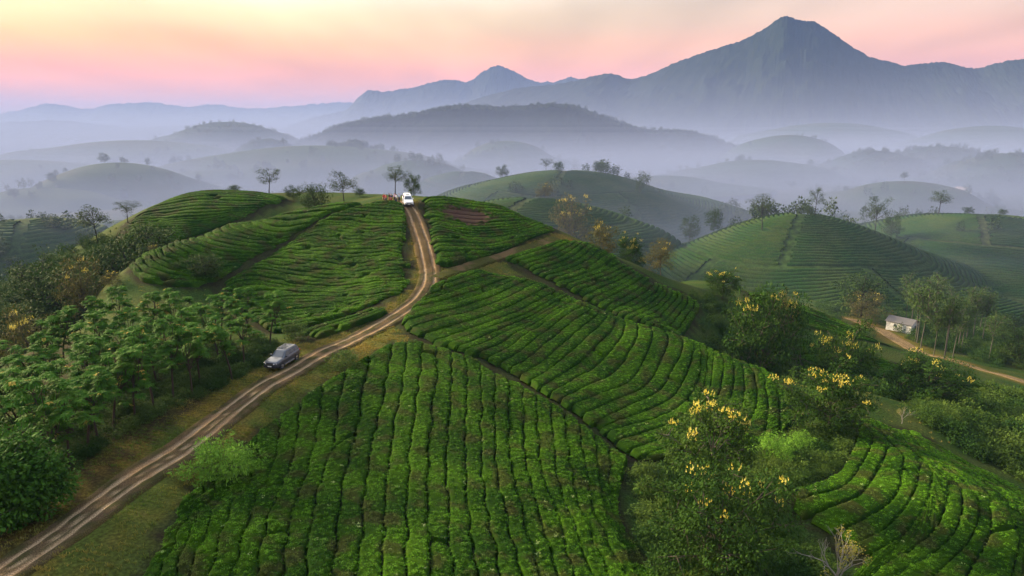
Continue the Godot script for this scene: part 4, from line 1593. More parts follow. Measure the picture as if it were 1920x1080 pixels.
func make_protos() -> void:
	var grey := Color(0.17, 0.15, 0.12)
	var d1 := Color(0.018, 0.046, 0.009)
	var l1 := Color(0.060, 0.105, 0.018)
	protos.bloom_big = [grow({"seed": 3, "h": 9.0, "spread": 3.1, "clear": 0.22, "limbs": 17, "twigs": 6, "clump": 0.66, "leaves": 105, "leaf": 0.24, "girth": 0.014, "bark": Color(0.30, 0.27, 0.22), "dark": d1, "light": l1, "bloom": 0.45, "bloom_from": 0.05, "thin": 0.1})]
	protos.bloom_wide = []
	for s in 3:
		protos.bloom_wide.append(grow({"seed": 11 + s, "h": 7.5, "spread": 4.4, "clear": 0.05, "limbs": 22, "twigs": 7, "clump": 0.85, "leaves": 105, "leaf": 0.26, "girth": 0.018, "bark": grey, "dark": Color(0.012, 0.036, 0.007), "light": Color(0.040, 0.082, 0.014), "bloom": 0.22, "bloom_from": 0.3}))
	protos.bloom = []
	for s in 3:
		protos.bloom.append(grow({"seed": 21 + s, "h": 7.5, "spread": 3.7, "clear": 0.08, "limbs": 18, "twigs": 6, "clump": 0.82, "leaves": 95, "leaf": 0.26, "girth": 0.017, "bark": grey, "dark": Color(0.013, 0.038, 0.007), "light": Color(0.044, 0.086, 0.014), "bloom": 0.32, "bloom_from": 0.15}))
	protos.bloom_gold = []
	for s in 3:
		protos.bloom_gold.append(grow({"seed": 31 + s, "h": 8.0, "spread": 3.4, "clear": 0.15, "limbs": 16, "twigs": 5, "clump": 0.85, "leaves": 44, "leaf": 0.30, "girth": 0.016, "bark": grey, "dark": Color(0.045, 0.058, 0.018), "light": Color(0.115, 0.100, 0.032), "bloom": 0.22, "bloom_from": 0.1, "spike": 0.9, "thin": 0.08}))
	protos.dense = []
	for s in 4:
		protos.dense.append(grow({"seed": 41 + s, "h": 7.0, "spread": 2.9 + 0.3 * s, "clear": 0.10, "limbs": 15, "twigs": 5, "clump": 0.85, "leaves": 46, "leaf": 0.32, "girth": 0.018, "bark": Color(0.10, 0.085, 0.07), "dark": Color(0.018, 0.042, 0.011), "light": Color(0.050, 0.082, 0.020)}))
	protos.open = []
	for s in 4:
		protos.open.append(grow({"seed": 61 + s, "h": 9.0, "spread": 3.3, "clear": 0.34, "low": -0.35, "limbs": 9, "twigs": 5, "clump": 0.8, "leaves": 46, "leaf": 0.28, "girth": 0.017, "bark": Color(0.09, 0.08, 0.065), "dark": Color(0.026, 0.050, 0.018), "light": Color(0.060, 0.086, 0.028), "thin": 0.2}))
	protos.thin = []
	for s in 4:
		protos.thin.append(grow({"seed": 81 + s, "h": 13.0, "spread": 2.2, "clear": 0.42, "limbs": 10, "twigs": 4, "clump": 0.9, "leaves": 38, "leaf": 0.34, "girth": 0.0085, "bark": Color(0.22, 0.21, 0.18), "dark": Color(0.030, 0.062, 0.020), "light": Color(0.070, 0.105, 0.032), "thin": 0.06}))
	protos.leafy = []
	for s in 2:
		protos.leafy.append(grow({"seed": 55 + s, "h": 6.0, "spread": 2.8, "clear": 0.05, "limbs": 18, "twigs": 6, "clump": 0.75, "leaves": 70, "leaf": 0.30, "fat": 0.26, "girth": 0.016, "bark": grey, "dark": Color(0.016, 0.058, 0.008), "light": Color(0.058, 0.135, 0.018)}))
	protos.shrub = [grow({"seed": 91, "h": 2.0, "spread": 1.25, "clear": 0.0, "limbs": 14, "twigs": 5, "clump": 0.34, "leaves": 40, "leaf": 0.13, "girth": 0.012, "bark": grey, "dark": Color(0.035, 0.075, 0.016), "light": Color(0.085, 0.135, 0.028)})]
	protos.shrub_bright = [grow({"seed": 95, "h": 2.4, "spread": 1.9, "clear": 0.0, "limbs": 20, "twigs": 6, "clump": 0.42, "leaves": 46, "leaf": 0.2, "fat": 0.15, "girth": 0.012, "bark": grey, "dark": Color(0.060, 0.155, 0.014), "light": Color(0.160, 0.310, 0.035)})]
	protos.grove = []
	for s in 8:
		protos.grove.append(grow_rosettes(101 + s))
	protos.bare = [grow_bare(130)]

const CALLED := {"bloom_big": "flowering_tree", "bloom_wide": "flowering_tree", "bloom": "flowering_tree", "bloom_gold": "flowering_tree", "dense": "bushy_tree", "leafy": "leafy_tree", "open": "open_crowned_tree", "thin": "thin_tree", "shrub": "shrub", "shrub_bright": "shrub", "grove": "slender_tree", "bare": "bare_tree"}

func build_plants() -> void:
	make_protos()
	var pick := RandomNumberGenerator.new()
	pick.seed = 17
	var turn_of := {}
	for t in TREES:
		var kinds: Array = protos[t[0]]
		turn_of[t[0]] = turn_of.get(t[0], -1) + 1
		var pr: Dictionary = kinds[turn_of[t[0]] % kinds.size()]
		var at := Vector3(t[1], ground_y(t[1], t[2]), t[2])
		var tall: float = t[3] if t[3] > 0.0 else maxf(-t[3] - at.y, 1.2)
		if t[0] == "grove":
			tall = clampf(tall, 6.5, 12.5)
		var o := base(CALLED[t[0]], at - Vector3(0, 0.05, 0), pick.randf() * TAU)
		var k: float = tall / pr.h
		var wide: float = clampf(k, 0.75, 1.25) if t[0] == "grove" else k
		if t[6] > 0.0:
			wide = clampf(t[6] / (2.0 * pr.spread), 0.65 * k, 1.3 * k)
		o.scale = Vector3(wide, k, wide)
		tag(o, t[4], "shrub" if t[0].begins_with("shrub") else "tree", t[5])
		part("trunk", pr.trunk, mats.bark, o)
		part("crown", pr.crown, mats.leaf, o)
		if pr.blossoms:
			part("blossoms", pr.blossoms, mats.petal, o)
	build_thickets()
	build_woods()

func inside(poly: PackedVector2Array) -> Vector2:
	var lo := poly[0]
	var hi := poly[0]
	for p in poly:
		lo = lo.min(p)
		hi = hi.max(p)
	for k in 200:
		var q := Vector2(rng.randf_range(lo.x, hi.x), rng.randf_range(lo.y, hi.y))
		if Geometry2D.is_point_in_polygon(q, poly):
			return q
	return poly[0]

# Scrub nobody could count: small leafy plants scattered over the rough ground.
func build_thickets() -> void:
	var plants := []
	for s in 3:
		var g := grow({"seed": 140 + s, "h": 1.2, "spread": 0.8, "clear": 0.0, "limbs": 9, "twigs": 3, "clump": 0.3, "leaves": 13, "leaf": 0.17, "fat": [0.2, 0.12, 0.28][s], "girth": 0.012, "bark": Color(0.1, 0.09, 0.06), "dark": Color(0.75, 0.75, 0.75), "light": Color(1.1, 1.1, 1.1)})
		plants.append(g.crown)
	rng.seed = 300
	var text := {
		"scrub": "dense green scrub covering the slope at the right edge", "grove_floor": "leafy undergrowth on the floor of the roadside grove",
		"gully": "mixed leafy plants filling the gully beneath the flowering trees", "lower_slope": "green scrub on the slope falling away beyond the lower right hollow", "dip": "scrub in the dip behind the middle field",
		"flank": "dark scrub covering the wooded left flank", "roadside": "low scrub around the white hut and valley road"}
	for k in THICKETS:
		var d: Array = THICKETS[k]
		var poly := PackedVector2Array()
		for i in range(0, d[4].size(), 2):
			poly.append(Vector2(d[4][i], d[4][i + 1]))
		var where := [[], [], []]
		var tints := [[], [], []]
		for i in int(d[0]):
			var p := inside(poly)
			var gi := clampi(int(round(p.x - FX0)), 0, FNX - 1)
			var gj := clampi(int(round(p.y - FZ0)), 0, FNZ - 1)
			if track_d[gj * FNX + gi] < 3.2 or field_mask[gj * FNX + gi]:
				continue
			var s := rng.randf_range(d[1], d[2])
			var v := rng.randi_range(0, 2)
			where[v].append(Transform3D(Basis(Vector3.UP, rng.randf() * TAU).scaled(Vector3(s, s * rng.randf_range(0.7, 1.25), s)), Vector3(p.x, ground_y(p.x, p.y) - 0.1, p.y)))
			var n := noise.get_noise_2d(p.x * 0.16, p.y * 0.16)
			var a := Color(0.022, 0.056, 0.010)
			var b := Color(0.078, 0.125, 0.022) if d[3] == 0 else Color(0.062, 0.108, 0.024)
			tints[v].append(a.lerp(b, clampf(0.35 + n * 0.6 + rng.randf_range(-0.25, 0.35), 0, 1)))
		var holder := base("undergrowth", Vector3.ZERO)
		tag(holder, text[k], "undergrowth", "", "stuff")
		for v in 3:
			multi("plants", plants[v], mats.leaf, where[v], tints[v], holder)

# Far woods that read as one mass on the misty hills and the long ridge.
func build_woods() -> void:
	rng.seed = 400
	var g := grow({"seed": 150, "h": 7.0, "spread": 2.8, "clear": 0.05, "limbs": 10, "twigs": 2, "clump": 1.0, "leaves": 9, "leaf": 0.8, "fat": 0.35, "girth": 0.02, "bark": Color(0.1, 0.09, 0.06), "dark": Color(0.8, 0.8, 0.8), "light": Color(1.1, 1.1, 1.1)})
	var where := []
	var tints := []
	for h in hills:
		var many := 0
		if h.kind == "wood":
			many = clampi(int(h.rx * 2.2), 40, 260)
		elif h.tea == 2:
			many = 16
		for k in many:
			var a := rng.randf() * TAU
			var r := sqrt(rng.randf()) * (0.95 if h.kind == "wood" else 1.05)
			if h.tea == 2:
				r = rng.randf_range(0.5, 1.15)
			var x: float = h.x + cos(a) * r * h.rx
			var z: float = h.z + sin(a) * r * h.rz
			far_tree(where, tints, x, ground_y(x, z), z, rng.randf_range(0.45, 1.0))
	# valley floor: hedgerow lines and copses
	for k in 150:
		var c := Vector2(rng.randf_range(-520, 620), rng.randf_range(-1300, -270))
		for s in rng.randi_range(2, 9):
			var p := c + Vector2(rng.randfn(0, 14), rng.randfn(0, 6))
			far_tree(where, tints, p.x, ground_y(p.x, p.y), p.y, rng.randf_range(0.5, 1.2))
	# along the crest of the long wooded ridge
	var flat: Array = MOUNTAINS[0][1]
	var crest := []
	var high := []
	for i in range(0, flat.size(), 3):
		crest.append(Vector2(flat[i], flat[i + 2]))
		high.append(Vector2(0, flat[i + 1]))
	crest = spline(crest, 40)
	high = spline(high, 40)
	for i in crest.size():
		for s in 2:
			var dz := rng.randf_range(-6.0, 25.0)
			far_tree(where, tints, crest[i].x + rng.randf_range(-5, 5), high[i].y - 3.5 - maxf(dz, 0.0) * 0.25, crest[i].y + dz, rng.randf_range(0.5, 1.25))
	var o := multi("distant_woods", g.crown, mats.leaf, where, tints, self)
	tag(o, "scattered woods fading into mist on the far hills", "woods", "", "stuff")

func far_tree(where: Array, tints: Array, x: float, y: float, z: float, s: float) -> void:
	where.append(Transform3D(Basis(Vector3.UP, rng.randf() * TAU).scaled(Vector3(s, s * rng.randf_range(0.8, 1.3), s)), Vector3(x, y - 0.4, z)))
	tints.append(Color(0.028, 0.052, 0.020).lerp(Color(0.052, 0.075, 0.028), rng.randf()))

# ------------------------------------------------------------------ grass
func build_grass() -> void:
	rng.seed = 500
	var b := MB.new()
	for k in 9:
		var a := rng.randf() * TAU
		var at := Vector3(rng.randf() - 0.5, 0, rng.randf() - 0.5) * 0.3
		var d := Vector3(cos(a) * rng.randf_range(0.2, 0.9), 1.0, sin(a) * rng.randf_range(0.2, 0.9)).normalized() * rng.randf_range(0.14, 0.3)
		b.leaf(at, d, d.cross(Vector3(sin(a), 0.2, cos(a))).normalized() * 0.014, Vector3.ZERO, Color.WHITE * rng.randf_range(0.8, 1.15))
	var blade := b.mesh(false)
	var where := []
	var tints := []
	var line: Array = curves.track
	for k in 26000:
		var p: Vector2
		if k < 17000:
			var i := int(pow(rng.randf(), 0.8) * (line.size() - 2))
			var d: Vector2 = ((line[i + 1] as Vector2) - line[i]).normalized()
			var off := rng.randf_range(0.95, 6.5) * (1.0 if rng.randf() < 0.5 else -1.0)
			if rng.randf() < 0.06:
				off = rng.randf_range(-0.4, 0.4)
			p = (line[i] as Vector2) + Vector2(-d.y, d.x) * off
		elif k < 20000:
			var pl: Array = curves.path
			p = (pl[rng.randi_range(0, pl.size() - 1)] as Vector2) + Vector2(rng.randfn(0, 1.3), rng.randfn(0, 1.3))
		else:
			p = Vector2(rng.randf_range(-60, 55), rng.randf_range(-112, -30))
		var gi := clampi(int(round(p.x - FX0)), 0, FNX - 1)
		var gj := clampi(int(round(p.y - FZ0)), 0, FNZ - 1)
		if field_mask[gj * FNX + gi]:
			continue
		var n := noise.get_noise_2d(p.x * 0.3, p.y * 0.3)
		var td := track_d[gj * FNX + gi]
		if td > 1.2 and n < -0.45:
			continue
		var s := rng.randf_range(0.5, 1.15) * (0.55 if td < 1.6 else 1.0)
		where.append(Transform3D(Basis(Vector3.UP, rng.randf() * TAU).scaled(Vector3.ONE * s), Vector3(p.x, near_y(p.x, p.y) - 0.02, p.y)))
		var dry := clampf(0.45 + 0.7 * noise.get_noise_2d(p.x * 0.09 + 12, p.y * 0.09) + rng.randf_range(-0.3, 0.3) + (0.2 if p.y < -66.0 else -0.3), 0, 1)
		tints.append(Color(0.075, 0.135, 0.022).lerp(Color(0.30, 0.22, 0.05), dry))
	var o := multi("verge_grass", blade, mats.grass, where, tints, self)
	tag(o, "dry yellow-green grass along the verges of the dirt track", "grass", "", "stuff")

# ------------------------------------------------------------------ buildings
func plank(called: String, lo: Vector3, hi: Vector3, m: Material, parent: Node) -> MeshInstance3D:
	var b := MB.new()
	b.box(lo, hi)
	return part(called, b.mesh(false), m, parent)

func gable(half_x: float, half_z: float, eave: float, ridge: float, thick: float) -> ArrayMesh:
	var b := MB.new()
	for s: float in [-1.0, 1.0]:
		var a := Vector3(s * half_x, eave, -half_z)
		var c := Vector3(0, ridge, -half_z)
		var d := Vector3(0, ridge, half_z)
		var e := Vector3(s * half_x, eave, half_z)
		var up := Vector3(0, thick, 0)
		b.tri3(a + up, c + up, d + up, Color.WHITE); b.tri3(a + up, d + up, e + up, Color.WHITE)
		b.tri3(a, d, c, Color.WHITE); b.tri3(a, e, d, Color.WHITE)
		b.tri3(a, a + up, e + up, Color.WHITE); b.tri3(a, e + up, e, Color.WHITE)
		b.tri3(a, c, c + up, Color.WHITE); b.tri3(a, c + up, a + up, Color.WHITE)
		b.tri3(e, d + up, d, Color.WHITE); b.tri3(e, e + up, d + up, Color.WHITE)
	return b.mesh(false)

func house_walls(hx: float, hz: float, eave: float, ridge: float) -> ArrayMesh:
	var b := MB.new()
	b.box(Vector3(-hx, -1.0, -hz), Vector3(hx, eave, hz))
	for s: float in [-1.0, 1.0]:
		b.tri3(Vector3(-hx, eave, s * hz), Vector3(0, ridge, s * hz), Vector3(hx, eave, s * hz), Color.WHITE)
	return b.mesh(false)

func build_buildings() -> void:
	var white := mat("whitewash", Color(0.72, 0.72, 0.72), 0.9)
	white.albedo_texture = noise_tex(0.01, 0.75, 1.0, 77, 5, 256)
	white.uv1_triplanar = true
	white.uv1_scale = Vector3.ONE * 0.4
	var sheet := mat("roof_sheet", Color(0.085, 0.082, 0.088), 0.85)
	var dark := mat("dark_opening", Color(0.03, 0.035, 0.045), 0.4)
	var frame := mat("window_frame", Color(0.22, 0.26, 0.32), 0.6)
	var x: float = HUT_AT[0]
	var z: float = HUT_AT[1]
	var o := base("hut", Vector3(x, ground_y(x, z) + 0.15, z), deg_to_rad(38))
	tag(o, "small white hut with grey gabled roof beside the valley road", "hut")
	part("wall", house_walls(1.9, 2.9, 2.3, 3.2), white, o)
	var roof := part("roof", gable(2.2, 3.2, 2.18, 3.26, 0.08), sheet, o)
	for k in 11:
		plank("rib", Vector3(-0.03, 0, -0.03), Vector3(0.03, 0.05, 0.03), sheet, roof).transform = Transform3D(Basis(Vector3(0, 0, 1), 0), Vector3(0, 3.3, -3.0 + 0.6 * k))
	var w := part("window", quad_mesh(0.8, 0.9), frame, o)
	w.position = Vector3(0.3, 1.4, 2.92)
	plank("pane", Vector3(-0.33, -0.38, 0.02), Vector3(0.33, 0.38, 0.035), dark, w)
	var w2 := part("window", quad_mesh(0.7, 0.7), frame, o)
	w2.position = Vector3(-1.92, 1.45, -0.8)
	w2.rotation.y = -PI / 2
	plank("pane", Vector3(-0.28, -0.28, 0.02), Vector3(0.28, 0.28, 0.035), dark, w2)
	var d := part("door", quad_mesh(0.85, 1.9), frame, o)
	d.position = Vector3(-1.92, 0.95, 1.3)
	d.rotation.y = -PI / 2
	plank("handle", Vector3(0.3, -0.05, 0.03), Vector3(0.36, 0.05, 0.08), dark, d)
	# village in the mist
	var tile := mat("village_roof", Color(0.26, 0.20, 0.18), 0.8)
	var wall := house_walls(4.0, 6.0, 4.2, 6.4)
	var rf := gable(4.6, 6.6, 4.0, 6.5, 0.25)
	var win := quad_mesh(1.2, 1.3)
	rng.seed = 600
	var said := ["leftmost", "second", "third", "fourth", "fifth", "sixth", "seventh", "rightmost"]
	for k in 8:
		var vx := 395.0 + k * 34.0 + rng.randf_range(-9, 9)
		var vz := -610.0 + (k % 3) * 55.0 + rng.randf_range(-20, 20)
		var v := base("village_house", Vector3(vx, ground_y(vx, vz), vz), rng.randf() * 1.2 - 0.6)
		v.scale = Vector3.ONE * rng.randf_range(0.8, 1.15)
		tag(v, "tiny pale house in the misty village at the right, %s from the left" % said[k] if k > 0 and k < 7 else "tiny pale house in the misty village at the right, %s of them" % said[k], "house", "houses of the misty village")
		part("wall", wall, white, v)
		part("roof", rf, tile, v)
		for s in 3:
			var q := part("window", win, dark, v)
			q.position = Vector3(-2.4 + 2.4 * s, 2.2, 6.03) if s < 2 else Vector3(4.03, 2.2, 1.0)
			if s == 2:
				q.rotation.y = PI / 2

func quad_mesh(w: float, h: float) -> ArrayMesh:
	var b := MB.new()
	b.box(Vector3(-w / 2, -h / 2, -0.02), Vector3(w / 2, h / 2, 0.02))
	return b.mesh(false)

# ------------------------------------------------------------------ cars
# sections along the car: z, half width, underside, waist height, top of the lower body
const HULL := [[2.36, 0.62, 0.52, 0.70, 0.86], [2.30, 0.80, 0.42, 0.74, 0.98], [2.12, 0.90, 0.38, 0.80, 1.04], [1.75, 0.94, 0.38, 0.86, 1.09], [1.2, 0.945, 0.36, 0.90, 1.13], [0.75, 0.945, 0.34, 0.92, 1.17], [0.0, 0.945, 0.34, 0.93, 1.17], [-1.0, 0.945, 0.34, 0.94, 1.17], [-1.8, 0.94, 0.40, 0.94, 1.17], [-2.2, 0.90, 0.46, 0.92, 1.15], [-2.34, 0.82, 0.55, 0.90, 1.08]]
# cabin: z at the waist, z at the roof, half width at waist, half width at roof, roof height
const CABIN := [[0.98, 0.22, 0.80, 0.60, 1.66], [0.55, 0.10, 0.86, 0.64, 1.70], [-0.1, -0.2, 0.87, 0.66, 1.745], [-1.1, -1.1, 0.87, 0.66, 1.75], [-1.9, -1.75, 0.86, 0.64, 1.73], [-2.24, -2.05, 0.80, 0.60, 1.68]]

func skin(rings: Array, closed_ends := true) -> ArrayMesh:
	var b := MB.new()
	var n: int = rings[0].size()
	for r in rings:
		for p in r:
			b.v.append(p)
			b.c.append(Color.WHITE)
	for i in rings.size() - 1:
		for j in n - 1:
			var a := i * n + j
			b.quad(a, a + n, a + n + 1, a + 1)
	if closed_ends:
		for e in [0, rings.size() - 1]:
			for j in range(1, n - 1):
				b.t.append_array([e * n, e * n + j, e * n + j + 1])
	return b.mesh()

func car(called: String, label: String, paint: Material, at: Vector3, heading: float, pitch: float, rails: bool) -> void:
	var o := base(called, at)
	o.basis = (Basis(Vector3.UP, heading) * Basis(Vector3.RIGHT, pitch)).scaled_local(Vector3.ONE * 0.87)
	tag(o, label, "car")
	var hull := []
	for s in HULL:
		var ring := []
		for side: float in [1.0, -1.0]:
			var half := [Vector3(s[1] * 0.90 * side, s[2], s[0]), Vector3(s[1] * side, s[2] + 0.12, s[0]), Vector3(s[1] * 1.0 * side, s[3] * 0.8, s[0]), Vector3(s[1] * 0.99 * side, s[3], s[0]), Vector3(s[1] * 0.93 * side, s[4] - 0.03, s[0]), Vector3(s[1] * 0.78 * side, s[4] + 0.01, s[0]), Vector3(s[1] * 0.3 * side, s[4] + 0.035, s[0])]
			if side < 0.0:
				half.reverse()
			ring.append_array(half)
		hull.append(ring)
	part("body", skin(hull), paint, o)
	var cab := []
	for s in CABIN:
		var ring := []
		for side: float in [1.0, -1.0]:
			var half := [Vector3(s[2] * side, 1.13, s[0]), Vector3(lerpf(s[2], s[3], 0.5) * 1.02 * side, lerpf(1.13, s[4], 0.5), lerpf(s[0], s[1], 0.5)), Vector3(s[3] * side, s[4] - 0.05, s[1]), Vector3(s[3] * 0.9 * side, s[4], s[1]), Vector3(s[3] * 0.4 * side, s[4] + 0.025, s[1])]
			if side < 0.0:
				half.reverse()
			ring.append_array(half)
		cab.append(ring)
	part("cabin", skin(cab), paint, o)
	pane("windshield", Vector3(-0.72, 1.19, 0.95), Vector3(0.72, 1.19, 0.95), Vector3(0.56, 1.63, 0.30), Vector3(-0.56, 1.63, 0.30), Vector3(0, 0.02, 0.025), o)
	pane("rear_window", Vector3(0.68, 1.22, -2.235), Vector3(-0.68, 1.22, -2.235), Vector3(-0.52, 1.6, -2.11), Vector3(0.52, 1.6, -2.11), Vector3(0, 0.01, -0.025), o)
	for side: float in [1.0, -1.0]:
		for w in [[0.52, -0.36, 0.16, -0.30], [-0.46, -1.22, -0.42, -1.18], [-1.32, -2.05, -1.30, -1.88]]:
			var x0 := 0.868 * side
			var x1 := 0.685 * side
			pane("side_window", Vector3(x0, 1.2, w[0]), Vector3(x0, 1.2, w[1]), Vector3(x1, 1.62, w[3]), Vector3(x1, 1.62, w[2]), Vector3(0.03 * side, 0.005, 0), o)
		var door := plank("door_handle", Vector3(0.94 * side - 0.015, 0.98, -0.28), Vector3(0.94 * side + 0.025, 1.01, -0.1), mats.chrome, o)
		plank("door_handle", Vector3(0.94 * side - 0.015, 0.98, -1.2), Vector3(0.94 * side + 0.025, 1.01, -1.02), mats.chrome, o)
		plank("mirror", Vector3(0.90 * side if side > 0 else -1.10, 1.15, 0.50), Vector3(1.10 if side > 0 else -0.90, 1.30, 0.64), paint, o)
		plank("side_step", Vector3(0.90 * side if side > 0 else -1.0, 0.34, -1.0), Vector3(1.0 if side > 0 else -0.90, 0.40, 1.0), mats.chrome, o)
		pane("headlight", Vector3(0.44 * side, 0.80, 2.375), Vector3(0.80 * side, 0.84, 2.25), Vector3(0.80 * side, 0.96, 2.23), Vector3(0.46 * side, 0.90, 2.33), Vector3(0.01 * side, 0.01, 0.03), o, mats.lamp_glass)
		plank("tail_light", Vector3(0.66 * side if side > 0 else -0.86, 0.92, -2.36), Vector3(0.86 if side > 0 else -0.66, 1.14, -2.26), mats.tail_glass, o)
		plank("fog_lamp", Vector3(0.52 * side if side > 0 else -0.66, 0.53, 2.34), Vector3(0.66 if side > 0 else -0.52, 0.60, 2.38), mats.lamp_glass, o)
		if rails:
			plank("roof_rail", Vector3(0.58 * side - 0.02, 1.79, -1.8), Vector3(0.58 * side + 0.02, 1.83, -0.1), mats.chrome, o)
		for wz: float in [1.42, -1.42]:
			wheel(Vector3(0.80 * side, 0.38, wz), side, o)
	plank("grille", Vector3(-0.46, 0.72, 2.33), Vector3(0.46, 0.86, 2.385), mats.trim, o)
	plank("grille_bar", Vector3(-0.50, 0.775, 2.38), Vector3(0.50, 0.805, 2.40), mats.chrome, o)
	plank("bumper", Vector3(-0.74, 0.42, 2.28), Vector3(0.74, 0.64, 2.40), mats.trim, o)
	plank("licence_plate", Vector3(-0.24, 0.53, 2.40), Vector3(0.24, 0.65, 2.415), mats.plate, o)
	plank("rear_bumper", Vector3(-0.80, 0.46, -2.42), Vector3(0.80, 0.68, -2.28), mats.trim, o)
	plank("hood_crease", Vector3(-0.03, 1.10, 1.1), Vector3(0.03, 1.155, 1.12), paint, o)
	if rails:
		for k in 5:
			plank("roof_bar", Vector3(-0.56, 1.80, -1.65 + 0.36 * k), Vector3(0.56, 1.825, -1.60 + 0.36 * k), mats.chrome, o)
	else:
		plank("sun_roof", Vector3(-0.36, 1.765, -0.75), Vector3(0.36, 1.79, -0.15), mats.glass, o)

func pane(called: String, a: Vector3, b_: Vector3, c: Vector3, d: Vector3, off: Vector3, parent: Node, m: Material = null) -> void:
	var b := MB.new()
	a += off; b_ += off; c += off; d += off
	var back := -off * 0.6
	for t in [[a, b_, c], [a, c, d]]:
		b.tri3(t[0], t[1], t[2], Color.WHITE)
		b.tri3(t[0] + back, t[2] + back, t[1] + back, Color.WHITE)
	for e in [[a, b_], [b_, c], [c, d], [d, a]]:
		b.tri3(e[0], e[1], e[1] + back, Color.WHITE)
		b.tri3(e[0], e[1] + back, e[0] + back, Color.WHITE)
	part(called, b.mesh(false), m if m else mats.glass, parent)

func lathe(profile: Array, sides: int) -> ArrayMesh:
	var b := MB.new()
	for s in sides:
		var a := TAU * s / sides
		for p: Vector2 in profile:
			b.v.append(Vector3(p.x, p.y * cos(a), p.y * sin(a)))
			b.c.append(Color.WHITE)
	var n := profile.size()
	for s in sides:
		for j in n - 1:
			var p := s * n + j
			var q := ((s + 1) % sides) * n + j
			b.quad(p, q, q + 1, p + 1)
	return b.mesh()

func wheel(at: Vector3, side: float, parent: Node) -> void:
	if not meshes.has("tyre"):
		meshes.tyre = lathe([Vector2(-0.12, 0.24), Vector2(-0.13, 0.33), Vector2(-0.10, 0.375), Vector2(0.10, 0.375), Vector2(0.135, 0.33), Vector2(0.12, 0.25)], 28)
		var rim := MB.new()
		for k in 6:
			var x := Transform3D(Basis(Vector3.RIGHT, TAU * k / 6.0), Vector3.ZERO)
			rim.box(Vector3(0.07, 0.03, -0.035), Vector3(0.115, 0.25, 0.035), Color.WHITE, x)
		meshes.rim = rim.mesh(false)
		meshes.disc = lathe([Vector2(0.05, 0.0), Vector2(0.05, 0.2), Vector2(0.10, 0.24), Vector2(0.11, 0.26), Vector2(0.06, 0.262)], 28)
		meshes.arch = lathe([Vector2(0.0, 0.37), Vector2(0.02, 0.46), Vector2(0.0, 0.465)], 28)
	var w := part("wheel", meshes.disc, mats.rim_dark, parent)
	w.position = at + Vector3(0.07 * side, 0, 0)
	if side < 0.0:
		w.rotation.y = PI
	part("tyre", meshes.tyre, mats.tyre, w)
	part("rim", meshes.rim, mats.chrome, w)
	var well := part("wheel_arch", lathe([Vector2(0.0, 0.0), Vector2(0.0, 0.45), Vector2(0.015, 0.47), Vector2(-0.02, 0.48)], 28), mats.trim, parent)
	well.position = Vector3(0.938 * side, at.y + 0.03, at.z)
	if side < 0.0:
		well.rotation.y = PI
	well.scale = Vector3(1, 1, 1)

func build_cars() -> void:
	var g := mat("glass", Color(0.025, 0.035, 0.05), 0.06)
	g.metallic_specular = 0.7
	mat("trim", Color(0.02, 0.02, 0.022), 0.6)
	mat("tyre", Color(0.018, 0.018, 0.018), 0.9)
	mat("plate", Color(0.75, 0.75, 0.72), 0.5)
	mat("rim_dark", Color(0.12, 0.12, 0.13), 0.5).metallic = 0.6
	mat("chrome", Color(0.62, 0.63, 0.65), 0.25).metallic = 0.9
	mat("lamp_glass", Color(0.70, 0.72, 0.75), 0.1)
	mat("tail_glass", Color(0.35, 0.02, 0.02), 0.2)
	var grey := mat("grey_paint", Color(0.028, 0.038, 0.060), 0.3)
	grey.metallic = 0.25
	grey.clearcoat_enabled = true
	grey.clearcoat = 1.0
	grey.clearcoat_roughness = 0.05
	var white := mat("white_paint", Color(0.78, 0.79, 0.80), 0.35)
	white.clearcoat_enabled = true
	white.clearcoat = 0.8
	white.clearcoat_roughness = 0.08
	park("parked_car", "dark grey off-road car with silver roof rails parked on the grass beside the track", grey, Vector2(CAR_AT[0], CAR_AT[1]), deg_to_rad(-16.0), true)
	park("parked_car", "white off-road car on the track at the hill crest", white, Vector2(WHITE_CAR_AT[0], WHITE_CAR_AT[1]), deg_to_rad(14.0), false)

func park(called: String, label: String, paint: Material, p: Vector2, heading: float, rails: bool) -> void:
	var f := Vector2(sin(heading), cos(heading))
	var s := Vector2(f.y, -f.x)
	var front := p + f * 1.24
	var rear := p - f * 1.24
	var yf := maxf(near_y(front.x + s.x * 0.7, front.y + s.y * 0.8), near_y(front.x - s.x * 0.7, front.y - s.y * 0.8))
	var yr := maxf(near_y(rear.x + s.x * 0.7, rear.y + s.y * 0.8), near_y(rear.x - s.x * 0.7, rear.y - s.y * 0.8))
	car(called, label, paint, Vector3(p.x, (yf + yr) / 2 + 0.02, p.y), heading, -atan2(yf - yr, 2.48), rails)

